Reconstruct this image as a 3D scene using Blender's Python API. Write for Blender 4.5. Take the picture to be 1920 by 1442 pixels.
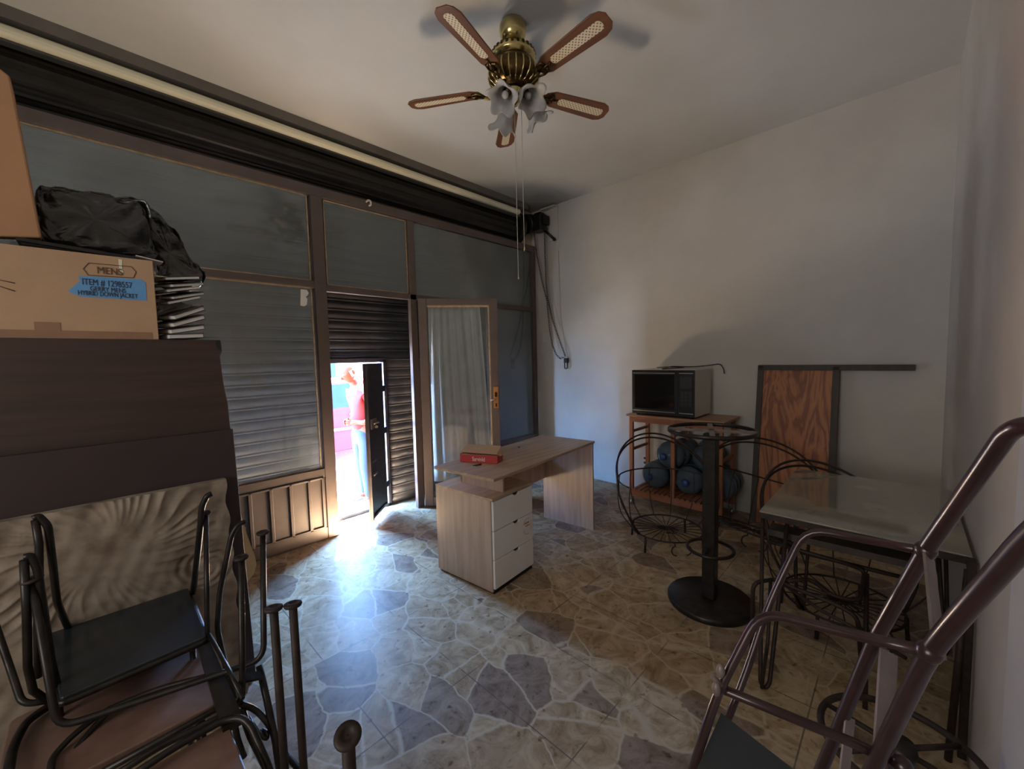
import bpy, bmesh, math, random
from mathutils import Vector, Matrix, Euler
random.seed(7)
for o in list(bpy.data.objects): bpy.data.objects.remove(o)
SC = bpy.context.scene
COL = SC.collection
R = math.radians
# ------------------------------------------------------------------ camera
CAMZ = 1.5; FPX = 763.0
YAW, PIT, ROL = R(44.04), R(-3.82), R(1.34)
_f = Vector((math.cos(YAW)*math.cos(PIT), math.sin(YAW)*math.cos(PIT), math.sin(PIT)))
_r = Vector((math.sin(YAW), -math.cos(YAW), 0)); _d = _f.cross(_r)
CR = _r*math.cos(ROL) + _d*math.sin(ROL); CD = -_r*math.sin(ROL) + _d*math.cos(ROL); CF = _f
cam = bpy.data.cameras.new('camera'); camo = bpy.data.objects.new('camera', cam); COL.objects.link(camo)
cam.sensor_width = 36; cam.lens = FPX/1920*36; cam.clip_start = 0.02; cam.clip_end = 200
m3 = Matrix((CR, -CD, -CF)).transposed()
camo.matrix_world = Matrix.Translation((0, 0, CAMZ)) @ m3.to_4x4()
SC.camera = camo
# ------------------------------------------------------------------ light
SC.view_settings.view_transform = 'Standard'; SC.view_settings.look = 'None'
SC.view_settings.gamma = 1; SC.view_settings.use_curve_mapping = False
SC.view_settings.exposure = 0.95
W = bpy.data.worlds.new('sky'); SC.world = W; W.use_nodes = True
bg = W.node_tree.nodes['Background']; bg.inputs[0].default_value = (0.22, 0.48, 1.0, 1); bg.inputs[1].default_value = 112.0
def light(name, kind, energy, color, loc, direction, **kw):
    l = bpy.data.lights.new(name, kind); l.energy = energy; l.color = color
    for k, v in kw.items(): setattr(l, k, v)
    o = bpy.data.objects.new(name, l); COL.objects.link(o); o.location = loc
    o.rotation_euler = Vector(direction).to_track_quat('-Z', 'Y').to_euler(); return o
light('sun', 'SUN', 430, (1.0, 0.96, 0.91), (3, 8, 8), (-.39, -.78, -1.48), angle=R(0.6))
light('rear_fill', 'AREA', 19, (1.0, 0.96, 0.90), (-2.38, 0.75, 1.75), (1, 0, 0), shape='RECTANGLE', size=1.5, size_y=1.3)  # added soft fill in front of the solid rear wall, no window there
SC.cycles.use_denoising = True
SC.cycles.max_bounces = 10; SC.cycles.diffuse_bounces = 6; SC.cycles.glossy_bounces = 4
SC.cycles.transmission_bounces = 8; SC.cycles.transparent_max_bounces = 12
SC.cycles.caustics_reflective = False; SC.cycles.caustics_refractive = False
SC.cycles.sample_clamp_indirect = 0
SC.cycles.use_guiding = True; SC.cycles.use_surface_guiding = True

# ------------------------------------------------------------------ pixel helper: where a sight line meets a real plane
def at(px, py, x=None, y=None, z=None, d=None):
    v = CR*((px-960)/FPX) + CD*((py-721)/FPX) + CF
    c = Vector((0, 0, CAMZ))
    if x is not None: t = x/v.x
    elif y is not None: t = y/v.y
    elif z is not None: t = (z-CAMZ)/v.z
    else: t = d
    return c + v*t

# ------------------------------------------------------------------ materials
def nodes(name):
    m = bpy.data.materials.new(name); m.use_nodes = True
    return m, m.node_tree.nodes, m.node_tree.links, m.node_tree.nodes['Principled BSDF']
def mat(name, col, rough=.6, metal=0, var=.12, scale=8, bump=0, spec=.5, col2=None, stretch=(1,1,1), coat=0, detail=6, coords='Object', **kw):
    m, n, l, b = nodes(name)
    tc = n.new('ShaderNodeTexCoord'); mp = n.new('ShaderNodeMapping'); mp.inputs['Scale'].default_value = stretch
    l.new(tc.outputs[coords], mp.inputs[0])
    nz = n.new('ShaderNodeTexNoise'); nz.inputs['Scale'].default_value = scale; nz.inputs['Detail'].default_value = detail
    nz.inputs['Roughness'].default_value = .65
    l.new(mp.outputs[0], nz.inputs['Vector'])
    cr = n.new('ShaderNodeValToRGB'); l.new(nz.outputs[0], cr.inputs[0])
    c2 = col2 or tuple(max(0, c*(1-var)) for c in col); c1 = tuple(min(1, c*(1+var*.5)) for c in col) if not col2 else col
    cr.color_ramp.elements[0].color = (*c2, 1); cr.color_ramp.elements[1].color = (*c1, 1)
    cr.color_ramp.elements[0].position = .35; cr.color_ramp.elements[1].position = .65
    l.new(cr.outputs[0], b.inputs['Base Color'])
    b.inputs['Roughness'].default_value = rough; b.inputs['Metallic'].default_value = metal
    b.inputs['Specular IOR Level'].default_value = spec
    if coat: b.inputs['Coat Weight'].default_value = coat; b.inputs['Coat Roughness'].default_value = .15
    for k, v in kw.items(): b.inputs[k.replace('_', ' ')].default_value = v
    if bump:
        bp = n.new('ShaderNodeBump'); bp.inputs['Strength'].default_value = bump; bp.inputs['Distance'].default_value = .01
        l.new(nz.outputs[0], bp.inputs['Height']); l.new(bp.outputs[0], b.inputs['Normal'])
    return m
def wood(name, c1, c2, axis=0, scale=3, rough=.5, coat=0, fig=False, contrast=.5):
    m, n, l, b = nodes(name)
    tc = n.new('ShaderNodeTexCoord'); mp = n.new('ShaderNodeMapping'); s = [9, 9, 9]; s[axis] = .7 if not fig else 1.6
    mp.inputs['Scale'].default_value = s; l.new(tc.outputs['Object'], mp.inputs[0])
    nz = n.new('ShaderNodeTexNoise'); nz.inputs['Scale'].default_value = scale; nz.inputs['Detail'].default_value = 8; nz.inputs['Distortion'].default_value = 1.2 if fig else .3
    l.new(mp.outputs[0], nz.inputs['Vector']); src = nz.outputs[0]
    if fig:
        mu = n.new('ShaderNodeMath'); mu.operation = 'MULTIPLY'; mu.inputs[1].default_value = 9; l.new(src, mu.inputs[0])
        fr = n.new('ShaderNodeMath'); fr.operation = 'PINGPONG'; fr.inputs[1].default_value = .5; l.new(mu.outputs[0], fr.inputs[0])
        m2 = n.new('ShaderNodeMath'); m2.operation = 'MULTIPLY'; m2.inputs[1].default_value = 2; l.new(fr.outputs[0], m2.inputs[0]); src = m2.outputs[0]
    cr = n.new('ShaderNodeValToRGB'); l.new(src, cr.inputs[0])
    cr.color_ramp.elements[0].color = (*c2, 1); cr.color_ramp.elements[1].color = (*c1, 1)
    cr.color_ramp.elements[0].position = .5-contrast*.4; cr.color_ramp.elements[1].position = .5+contrast*.3
    l.new(cr.outputs[0], b.inputs['Base Color']); b.inputs['Roughness'].default_value = rough
    if coat: b.inputs['Coat Weight'].default_value = coat
    return m
def glassmat(name, tint=(.8, .85, .85), dust=.25, dustcol=(.4, .42, .42), rough=.03, refl=.12, streak=False):
    m, n, l, b = nodes(name); n.remove(b); out = n['Material Output']
    tr = n.new('ShaderNodeBsdfTransparent'); tr.inputs[0].default_value = (*tint, 1)
    gl = n.new('ShaderNodeBsdfGlossy'); gl.inputs['Roughness'].default_value = rough
    df = n.new('ShaderNodeBsdfDiffuse'); df.inputs[0].default_value = (*dustcol, 1)
    lw = n.new('ShaderNodeFresnel'); lw.inputs[0].default_value = 1.5
    ad = n.new('ShaderNodeMath'); ad.operation = 'MULTIPLY_ADD'; ad.inputs[1].default_value = 1.0; ad.inputs[2].default_value = refl-.04; ad.use_clamp = True
    l.new(lw.outputs[0], ad.inputs[0])
    m1 = n.new('ShaderNodeMixShader'); m2 = n.new('ShaderNodeMixShader')
    tc = n.new('ShaderNodeTexCoord'); nz = n.new('ShaderNodeTexNoise'); nz.inputs['Scale'].default_value = 2.5; nz.inputs['Detail'].default_value = 7
    l.new(tc.outputs['Object'], nz.inputs['Vector'])
    mr = n.new('ShaderNodeMapRange'); mr.inputs[1].default_value = .3; mr.inputs[2].default_value = .7
    mr.inputs[3].default_value = dust*.6; mr.inputs[4].default_value = dust*1.4
    l.new(nz.outputs[0], mr.inputs[0])
    l.new(mr.outputs[0], m1.inputs[0]); l.new(tr.outputs[0], m1.inputs[1]); l.new(df.outputs[0], m1.inputs[2])
    l.new(ad.outputs[0], m2.inputs[0]); l.new(m1.outputs[0], m2.inputs[1]); l.new(gl.outputs[0], m2.inputs[2])
    l.new(m2.outputs[0], out.inputs[0]); return m
def floor_material():
    m, n, l, b = nodes('crazy_paving')
    g = n.new('ShaderNodeNewGeometry'); pos = g.outputs['Position']
    nz = n.new('ShaderNodeTexNoise'); nz.inputs['Scale'].default_value = 3.0; nz.inputs['Detail'].default_value = 5
    l.new(pos, nz.inputs['Vector'])
    ds = n.new('ShaderNodeVectorMath'); ds.operation = 'MULTIPLY_ADD'; l.new(nz.outputs['Color'], ds.inputs[0])
    ds.inputs[1].default_value = (.16, .16, 0); l.new(pos, ds.inputs[2])
    ms = n.new('ShaderNodeMapping'); ms.inputs['Scale'].default_value = (1.25, .95, 0); ms.inputs['Rotation'].default_value = (0, 0, .5); l.new(ds.outputs[0], ms.inputs[0])
    vc = n.new('ShaderNodeTexVoronoi'); vc.inputs['Scale'].default_value = 4.1; l.new(ms.outputs[0], vc.inputs['Vector'])
    ve = n.new('ShaderNodeTexVoronoi'); ve.feature = 'DISTANCE_TO_EDGE'; ve.inputs['Scale'].default_value = 4.1; l.new(ms.outputs[0], ve.inputs['Vector'])
    sp = n.new('ShaderNodeSeparateColor'); l.new(vc.outputs['Color'], sp.inputs[0])
    # stone tone: about a third of the stones are grey brown, the rest pale marbled
    r1 = n.new('ShaderNodeValToRGB'); r1.color_ramp.interpolation = 'CONSTANT'; l.new(sp.outputs[0], r1.inputs[0])
    e = r1.color_ramp.elements; e[0].color = (.25, .19, .15, 1); e[1].position = .13; e[1].color = (.39, .295, .195, 1)
    for p_, c_ in ((.40, (.43, .34, .23)), (.62, (.36, .27, .175)), (.72, (.44, .35, .245)), (.94, (.28, .215, .165))):
        q = e.new(p_); q.color = (*c_, 1)
    n2 = n.new('ShaderNodeTexNoise'); n2.inputs['Scale'].default_value = 7; n2.inputs['Detail'].default_value = 10; n2.inputs['Roughness'].default_value = .7; n2.inputs['Distortion'].default_value = 1.5
    l.new(pos, n2.inputs['Vector'])
    r2 = n.new('ShaderNodeValToRGB'); l.new(n2.outputs[0], r2.inputs[0]); e = r2.color_ramp.elements
    e[0].position = .34; e[0].color = (.58, .50, .39, 1); e[1].position = .62; e[1].color = (1.18, 1.16, 1.12, 1)
    mx = n.new('ShaderNodeMix'); mx.data_type = 'RGBA'; mx.blend_type = 'MULTIPLY'; mx.inputs[0].default_value = 1
    l.new(r1.outputs[0], mx.inputs[6]); l.new(r2.outputs[0], mx.inputs[7])
    # pale mortar between the stones
    gr = n.new('ShaderNodeMapRange'); gr.inputs[1].default_value = .006; gr.inputs[2].default_value = .030; l.new(ve.outputs['Distance'], gr.inputs[0])
    mg = n.new('ShaderNodeMix'); mg.data_type = 'RGBA'; l.new(gr.outputs[0], mg.inputs[0]); mg.inputs[6].default_value = (.46, .375, .265, 1); l.new(mx.outputs[2], mg.inputs[7])
    # joints of the big tiles
    sx = n.new('ShaderNodeSeparateXYZ'); l.new(pos, sx.inputs[0])
    def joint(sock, period, off):
        a = n.new('ShaderNodeMath'); a.operation = 'SUBTRACT'; a.inputs[1].default_value = off; l.new(sock, a.inputs[0])
        p = n.new('ShaderNodeMath'); p.operation = 'PINGPONG'; p.inputs[1].default_value = period/2; l.new(a.outputs[0], p.inputs[0])
        q = n.new('ShaderNodeMath'); q.operation = 'LESS_THAN'; q.inputs[1].default_value = .0028; l.new(p.outputs[0], q.inputs[0]); return q.outputs[0]
    jm = n.new('ShaderNodeMath'); jm.operation = 'MAXIMUM'; l.new(joint(sx.outputs[0], .432, .72), jm.inputs[0]); l.new(joint(sx.outputs[1], .604, .245), jm.inputs[1])
    js = n.new('ShaderNodeMath'); js.operation = 'MULTIPLY'; l.new(jm.outputs[0], js.inputs[0])
    n3 = n.new('ShaderNodeTexNoise'); n3.inputs['Scale'].default_value = 5; l.new(pos, n3.inputs['Vector'])
    jr = n.new('ShaderNodeMapRange'); jr.inputs[1].default_value = .42; jr.inputs[2].default_value = .55; jr.inputs[4].default_value = .85; l.new(n3.outputs[0], jr.inputs[0]); l.new(jr.outputs[0], js.inputs[1])
    mj = n.new('ShaderNodeMix'); mj.data_type = 'RGBA'; l.new(js.outputs[0], mj.inputs[0]); l.new(mg.outputs[2], mj.inputs[6]); mj.inputs[7].default_value = (.13, .10, .075, 1)
    # small dark chips and dirt
    n4 = n.new('ShaderNodeTexNoise'); n4.inputs['Scale'].default_value = 26; n4.inputs['Detail'].default_value = 6; l.new(pos, n4.inputs['Vector'])
    r4 = n.new('ShaderNodeValToRGB'); l.new(n4.outputs[0], r4.inputs[0]); e = r4.color_ramp.elements; e[0].position = .29; e[0].color = (.5, .42, .35, 1); e[1].position = .40; e[1].color = (1, 1, 1, 1)
    m4 = n.new('ShaderNodeMix'); m4.data_type = 'RGBA'; m4.blend_type = 'MULTIPLY'; m4.inputs[0].default_value = 1; l.new(mj.outputs[2], m4.inputs[6]); l.new(r4.outputs[0], m4.inputs[7])
    l.new(m4.outputs[2], b.inputs['Base Color'])
    rr = n.new('ShaderNodeMapRange'); rr.inputs[3].default_value = .34; rr.inputs[4].default_value = .50; b.inputs['Specular IOR Level'].default_value = .08; l.new(n2.outputs[0], rr.inputs[0]); l.new(rr.outputs[0], b.inputs['Roughness'])
    bp = n.new('ShaderNodeBump'); bp.inputs['Strength'].default_value = .12; bp.inputs['Distance'].default_value = .004; l.new(n4.outputs[0], bp.inputs['Height']); l.new(bp.outputs[0], b.inputs['Normal'])
    return m
M = {}
M['wall'] = mat('painted_plaster', (.56, .535, .495), .85, var=.07, scale=1.6, bump=.05)
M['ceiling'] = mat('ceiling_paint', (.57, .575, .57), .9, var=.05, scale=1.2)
M['floor'] = floor_material()
def dark_patch(m):   # darker noise-edged patch on the ceiling around the hoist
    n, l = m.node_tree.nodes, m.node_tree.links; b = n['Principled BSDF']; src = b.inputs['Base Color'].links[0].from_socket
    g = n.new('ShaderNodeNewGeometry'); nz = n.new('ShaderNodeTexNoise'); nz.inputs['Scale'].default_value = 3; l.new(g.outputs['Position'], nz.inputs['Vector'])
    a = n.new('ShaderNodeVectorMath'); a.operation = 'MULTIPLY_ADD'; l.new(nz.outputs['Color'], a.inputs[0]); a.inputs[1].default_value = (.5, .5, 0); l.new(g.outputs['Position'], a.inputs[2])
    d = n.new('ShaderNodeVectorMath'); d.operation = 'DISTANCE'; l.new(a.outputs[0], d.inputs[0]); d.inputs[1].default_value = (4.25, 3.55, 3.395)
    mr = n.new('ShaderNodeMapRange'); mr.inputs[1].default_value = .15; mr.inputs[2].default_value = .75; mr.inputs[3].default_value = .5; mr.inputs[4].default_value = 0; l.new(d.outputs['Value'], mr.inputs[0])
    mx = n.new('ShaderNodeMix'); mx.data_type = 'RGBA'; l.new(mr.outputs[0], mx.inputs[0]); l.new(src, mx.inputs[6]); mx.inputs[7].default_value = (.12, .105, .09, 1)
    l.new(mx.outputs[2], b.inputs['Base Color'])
dark_patch(M['ceiling'])
M['frame'] = mat('brown_frame_paint', (.115, .086, .078), .45, var=.15, scale=6)
M['frame_shaded'] = mat('shaded_frame_paint', (.09, .06, .052), .45, var=.15, scale=6)  # frame brown again, with the shade at the side light put into the colour
M['slat'] = mat('dusty_black_slats', (.078, .070, .070), .42, var=.3, scale=5, metal=.3)
M['coil'] = mat('oily_black_steel', (.016, .014, .013), .35, var=.4, scale=9, metal=.3)
M['plate'] = mat('dark_leaf_paint', (.045, .035, .038), .5, var=.4, scale=14)
M['cream'] = mat('cream_paint', (.80, .76, .58), .5, var=.06, scale=3, stretch=(.3, 1, 1))
M['lintel'] = mat('grey_brown_lintel', (.17, .15, .13), .8, var=.15, scale=3)
M['glass'] = glassmat('dusty_window_glass', dust=.22, dustcol=(.46, .53, .56), refl=.10, rough=.06)
M['leafglass'] = glassmat('door_glass', tint=(.94, .96, .96), dust=.12, dustcol=(.36, .40, .40), refl=.08, rough=.05)
M['tglass'] = glassmat('table_glass', tint=(.72, .80, .74), dust=.58, dustcol=(.50, .48, .38), refl=.20, rough=.05)
M['putty'] = mat('old_putty', (.45, .33, .2), .8, var=.3, scale=20)
M['curtain'] = mat('white_curtain', (.80, .80, .78), .9, var=.06, scale=5)
M['oak'] = wood('light_oak_laminate', (.50, .36, .26), (.36, .25, .175), axis=0, rough=.4)
M['oakv'] = wood('light_oak_laminate_upright', (.50, .39, .32), (.37, .28, .225), axis=2, rough=.4)
M['white'] = mat('white_laminate', (.84, .82, .80), .35, var=.03)
M['black'] = mat('black_plastic', (.012, .011, .011), .3, var=.2)
M['cardboard'] = mat('cardboard', (.49, .315, .195), .85, var=.08, scale=4)
M['cardboard2'] = mat('orange_cardboard', (.44, .235, .12), .85, var=.12, scale=3)
M['cardtape'] = mat('brown_tape', (.30, .165, .10), .5, var=.15, scale=10)
M['blue'] = mat('blue_label', (.13, .34, .66), .6, var=.04)
M['ink'] = mat('dark_ink', (.03, .035, .06), .7)
M['inkbrown'] = mat('brown_ink', (.12, .06, .035), .7)
M['bag'] = mat('black_plastic_bag', (.012, .012, .012), .27, var=.2, spec=.8, scale=6, bump=1.0, detail=3, stretch=(1, 1, 2.2))
M['darkwood'] = wood('dark_walnut_veneer', (.066, .036, .026), (.033, .020, .016), axis=0, rough=.55, contrast=.7)
M['darkboard'] = mat('dark_brown_laminate', (.040, .024, .024), .5, var=.12, scale=3)
M['redbrown'] = mat('terracotta_vinyl', (.25, .165, .135), .38, var=.45, scale=3.5, col2=(.13, .07, .048))
M['relief'] = mat('carved_plaster', (.25, .205, .165), .95, var=.3, scale=10, bump=.4)
M['steelblack'] = mat('blackened_steel', (.035, .03, .028), .38, metal=.6, var=.4, scale=20)
M['rust'] = mat('rusty_iron', (.035, .022, .018), .6, metal=.3, var=.5, scale=25)
M['maroon'] = mat('maroon_enamel', (.042, .018, .020), .3, metal=.2, var=.3, scale=12, coat=.3)
M['flatbar'] = mat('worn_grey_steel', (.22, .175, .16), .5, metal=.3, var=.2, scale=14)
M['blackseat'] = mat('black_vinyl', (.026, .032, .038), .24, var=.1)
M['pinewood'] = wood('red_stained_pine', (.34, .125, .06), (.22, .075, .035), axis=1, rough=.5)
M['pinev'] = wood('red_stained_pine_upright', (.34, .125, .06), (.22, .075, .035), axis=2, rough=.5)
M['pinetop'] = wood('pine_top', (.38, .21, .12), (.29, .15, .08), axis=1, rough=.4)
M['oakpanel'] = wood('oiled_plywood_panel', (.40, .145, .045), (.20, .055, .018), axis=2, scale=.42, rough=.5, fig=True, contrast=.9)
M['darkframe'] = wood('dark_stained_frame', (.058, .045, .036), (.04, .03, .025), axis=2, rough=.6)
M['mwbody'] = mat('microwave_enamel', (.50, .48, .43), .4, var=.03)
M['mwglass'] = mat('smoked_glass', (.010, .009, .009), .05, var=.1, spec=.7)
M['mwpanel'] = mat('microwave_keypad', (.03, .028, .028), .35, var=.1)
M['silver'] = mat('silver_trim', (.5, .5, .5), .3, metal=1, var=.05)
M['brass'] = mat('polished_brass', (.62, .52, .24), .2, metal=1, var=.15)
M['brassold'] = mat('antique_brass', (.12, .075, .03), .28, metal=1, var=.4, scale=30)
M['lockplate'] = mat('orange_brass_plate', (.62, .28, .10), .35, metal=.6, var=.1)
M['fanwood'] = wood('walnut_blade', (.19, .078, .034), (.085, .032, .015), axis=0, rough=.35, contrast=.8)
M['frost'] = mat('frosted_glass', (.62, .62, .62), .35, var=.15, scale=16, Transmission_Weight=.35, IOR=1.3)
M['bulb'] = mat('bulb_glass', (.5, .48, .5), .15)
M['chain'] = mat('oily_chain', (.03, .025, .02), .4, metal=.7)
M['string'] = mat('white_cord', (.55, .52, .48), .8)
M['jug'] = mat('blue_polycarbonate', (.13, .175, .23), .12, var=.15, Transmission_Weight=.35, IOR=1.25)
M['jugcap'] = mat('blue_cap', (.02, .06, .22), .4)
M['redcard'] = mat('red_printed_card', (.48, .035, .035), .5, var=.06)
M['whiteink'] = mat('white_ink', (.8, .76, .72), .6)
M['concrete'] = mat('street_concrete', (.10, .098, .092), .9, var=.12, scale=3)
M['pinkwall'] = mat('pale_house_wall', (.25, .17, .16), .9, var=.05)
M['carpaint'] = mat('red_car_paint', (.15, .007, .012), .6, spec=.1, var=.05)
M['carglass'] = mat('car_glass', (.008, .013, .014), .5, spec=.05)
M['rubber'] = mat('tyre_rubber', (.03, .03, .03), .8)
M['skin'] = mat('skin', (.16, .038, .02), .8, spec=.1, var=.06)
M['shirt'] = mat('salmon_shirt', (.15, .012, .010), .85, spec=.1, var=.06, scale=12)
M['jeans'] = mat('blue_jeans', (.008, .018, .034), .9, var=.15, scale=14)
M['shoe'] = mat('grey_shoe', (.12, .12, .16), .6)
M['greyhair'] = mat('grey_hair', (.45, .38, .35), .9)
M['cloth'] = mat('grey_cloth', (.34, .33, .31), .9, var=.2, scale=18)
M['paper'] = mat('white_paper', (.72, .71, .68), .8, var=.05)
M['cover'] = mat('dark_booklet_cover', (.045, .036, .034), .6, var=.2)
M['plywood'] = mat('yellow_plywood', (.62, .42, .20), .6, var=.1, scale=4)
M['tan'] = mat('tan_plaster', (.78, .62, .50), .85)
M['plate_white'] = mat('ivory_switch_plate', (.60, .58, .54), .5, var=.03)
M['bluewhite'] = mat('white_door_paint', (.62, .65, .70), .5, var=.04)

# ------------------------------------------------------------------ mesh tools
class MB:
    def __init__(s): s.bm = bmesh.new(); s.smooth = False
    def box(s, lo, hi, mtx=None):
        lo = Vector(lo); hi = Vector(hi); c = (lo+hi)/2; d = hi-lo
        mt = Matrix.Translation(c) @ Matrix.Diagonal((abs(d.x), abs(d.y), abs(d.z), 1))
        if mtx is not None: mt = mtx @ mt
        bmesh.ops.create_cube(s.bm, size=1, matrix=mt); return s
    def prism(s, pts, vec, mtx=None):
        """closed polygon pts (3D) swept along vec"""
        vec = Vector(vec); a = [Vector(p) for p in pts]; b = [p+vec for p in a]
        if mtx is not None: a = [mtx @ p for p in a]; b = [mtx @ p for p in b]
        va = [s.bm.verts.new(p) for p in a]; vb = [s.bm.verts.new(p) for p in b]; n = len(a)
        s.bm.faces.new(va); s.bm.faces.new(vb[::-1])
        for i in range(n): s.bm.faces.new((va[i], vb[i], vb[(i+1) % n], va[(i+1) % n]))
        return s
    def tube(s, pts, r, seg=10, closed=False, caps=True, flat=None):
        pts = [Vector(p) for p in pts]; n = len(pts)
        rs = r if isinstance(r, (list, tuple)) else [r]*n
        rings = []; up = None
        for i, p in enumerate(pts):
            a = pts[i-1] if (i > 0 or closed) else p; b = pts[(i+1) % n] if (i < n-1 or closed) else p
            t = (b-a)
            if t.length < 1e-9: t = Vector((0, 0, 1))
            t.normalize()
            if up is None: up = Vector((0, 0, 1)) if abs(t.z) < .9 else Vector((1, 0, 0))
            x = up - t*up.dot(t)
            if x.length < 1e-4: x = t.orthogonal()
            x.normalize(); up = x; y = t.cross(x)
            fx, fy = (1, 1) if flat is None else flat
            rings.append([s.bm.verts.new(p + (x*math.cos(2*math.pi*k/seg)*fx + y*math.sin(2*math.pi*k/seg)*fy)*rs[i]) for k in range(seg)])
        m = n if closed else n-1
        for i in range(m):
            A, B = rings[i], rings[(i+1) % n]
            for k in range(seg): s.bm.faces.new((A[k], A[(k+1) % seg], B[(k+1) % seg], B[k])).smooth = True
        if caps and not closed:
            s.bm.faces.new(rings[0][::-1]); s.bm.faces.new(rings[-1])
        return s
    def rod(s, a, b, r, seg=10, r2=None): return s.tube([a, b], [r, r if r2 is None else r2], seg)
    def lathe(s, prof, c=(0, 0, 0), seg=32, mtx=None, wave=None, capped=False):
        """prof: list of (radius, z) about the z axis at c"""
        rings = []
        for j, (r, z) in enumerate(prof):
            ring = []
            for k in range(seg):
                a = 2*math.pi*k/seg; rr = r; zz = z
                if wave: rr, zz = wave(j, a, r, z)
                p = Vector((rr*math.cos(a), rr*math.sin(a), zz))
                if mtx is not None: p = mtx @ p
                ring.append(s.bm.verts.new(p+Vector(c)))
            rings.append(ring)
        for A, B in zip(rings, rings[1:]):
            for k in range(seg): s.bm.faces.new((A[k], A[(k+1) % seg], B[(k+1) % seg], B[k])).smooth = True
        if capped: s.bm.faces.new(rings[0][::-1]); s.bm.faces.new(rings[-1])
        return s
    def ball(s, c, r, seg=20, sc=(1, 1, 1), mtx=None):
        mt = Matrix.Translation(c) @ (mtx or Matrix.Identity(4)) @ Matrix.Diagonal((*sc, 1))
        g = bmesh.ops.create_uvsphere(s.bm, u_segments=seg, v_segments=seg//2, radius=r, matrix=mt)
        for v in g['verts']:
            for f in v.link_faces: f.smooth = True
        return s
    def sheet(s, grid, smooth=True, closed_u=False):
        vs = [[s.bm.verts.new(p) for p in row] for row in grid]
        for A, B in zip(vs, vs[1:]):
            n = len(A)
            for k in range(n if closed_u else n-1):
                s.bm.faces.new((A[k], A[(k+1) % n], B[(k+1) % n], B[k])).smooth = smooth
        return s
    def build(s, name, m, parent=None, bevel=0, solid=0, sub=0, origin=None):
        bm = s.bm
        bmesh.ops.recalc_face_normals(bm, faces=bm.faces[:])
        if parent is not None: org = ORG[parent.name]
        elif origin is not None: org = Vector(origin)
        else:
            xs = [v.co.copy() for v in bm.verts]
            org = Vector(((min(v.x for v in xs)+max(v.x for v in xs))/2, (min(v.y for v in xs)+max(v.y for v in xs))/2, min(v.z for v in xs)))
        for v in bm.verts: v.co -= org
        me = bpy.data.meshes.new(name); bm.to_mesh(me); bm.free(); me.materials.append(m)
        o = bpy.data.objects.new(name, me); COL.objects.link(o); ORG[o.name] = org
        if parent is not None: o.parent = parent
        else: o.location = org
        if solid: k = o.modifiers.new('solid', 'SOLIDIFY'); k.thickness = solid; k.offset = 0
        if bevel: k = o.modifiers.new('bevel', 'BEVEL'); k.width = bevel; k.segments = 2; k.limit_method = 'ANGLE'
        if sub: k = o.modifiers.new('sub', 'SUBSURF'); k.levels = sub; k.render_levels = sub
        return o
ORG = {}
def tag(o, label, cat, group=None, kind=None):
    if label: o['label'] = label
    if cat: o['category'] = cat
    if group: o['group'] = group
    if kind: o['kind'] = kind
    return o
def thing(name, loc, label=None, cat=None, group=None, kind=None):
    o = bpy.data.objects.new(name, None); COL.objects.link(o); o.location = loc; o.empty_display_size = .05
    ORG[o.name] = Vector(loc); return tag(o, label, cat, group, kind)
def struct(o): o['kind'] = 'structure'; return o
def fillet(pts, r=.03, n=5, closed=False):
    """polyline with rounded corners"""
    pts = [Vector(p) for p in pts]; out = []; N = len(pts)
    for i, p in enumerate(pts):
        if not closed and i in (0, N-1): out.append(p); continue
        a = pts[i-1]; b = pts[(i+1) % N]; u = a-p; v = b-p
        k = min(r, u.length*.45, v.length*.45); u.normalize(); v.normalize()
        s_, e_ = p+u*k, p+v*k
        for j in range(n+1):
            t = j/n; out.append(s_*(1-t)**2 + p*2*t*(1-t) + e_*t*t)
    return out
def arc(c, ax, ay, a0, a1, n=24): 
    c = Vector(c); ax = Vector(ax); ay = Vector(ay)
    return [c + ax*math.cos(R(a0+(a1-a0)*i/n)) + ay*math.sin(R(a0+(a1-a0)*i/n)) for i in range(n+1)]
def text(name, body, size, mtx, m, parent, depth=.0006, sx=1.0, align='CENTER'):
    cu = bpy.data.curves.new(name, 'FONT'); cu.body = body; cu.size = size; cu.extrude = depth; cu.align_x = align; cu.align_y = 'CENTER'
    tmp = bpy.data.objects.new('tmp', cu); COL.objects.link(tmp)
    dg = bpy.context.evaluated_depsgraph_get(); me = bpy.data.meshes.new_from_object(tmp.evaluated_get(dg))
    bpy.data.objects.remove(tmp); mt = Matrix.Translation(-ORG[parent.name]) @ mtx @ Matrix.Diagonal((sx, 1, 1, 1)); me.transform(mt)
    me.materials.clear(); me.materials.append(m)
    o = bpy.data.objects.new(name, me); COL.objects.link(o); o.parent = parent; ORG[o.name] = ORG[parent.name]; return o
def copy_tree(o, parent=None):
    c = o.copy(); COL.objects.link(c); c.parent = parent; ORG[c.name] = ORG.get(o.name, Vector())
    for ch in [x for x in bpy.data.objects if x.parent == o]: copy_tree(ch, c)
    return c
# ================================================================== the room
HC = 3.395; YF = 3.52; XW = 4.18; YR = -.21; XB = -2.4; YS = 3.82
struct(MB().box((XB, YR-.2, -.1), (XW+.02, YS+.02, 0)).build('floor', M['floor']))
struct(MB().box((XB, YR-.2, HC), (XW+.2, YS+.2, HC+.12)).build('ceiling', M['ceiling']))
struct(MB().box((XW, YR-.2, -.1), (XW+.2, YS+.3, HC+.1)).build('wall_right', M['wall']))
struct(MB().box((XB, YR-.2, -.1), (XW, YR, HC+.1)).build('wall_near', M['wall']))
wb = MB().box((XB-.2, YR-.2, -.1), (XB, YS+.3, HC+.1))
struct(wb.build('wall_rear', M['wall']))
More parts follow.
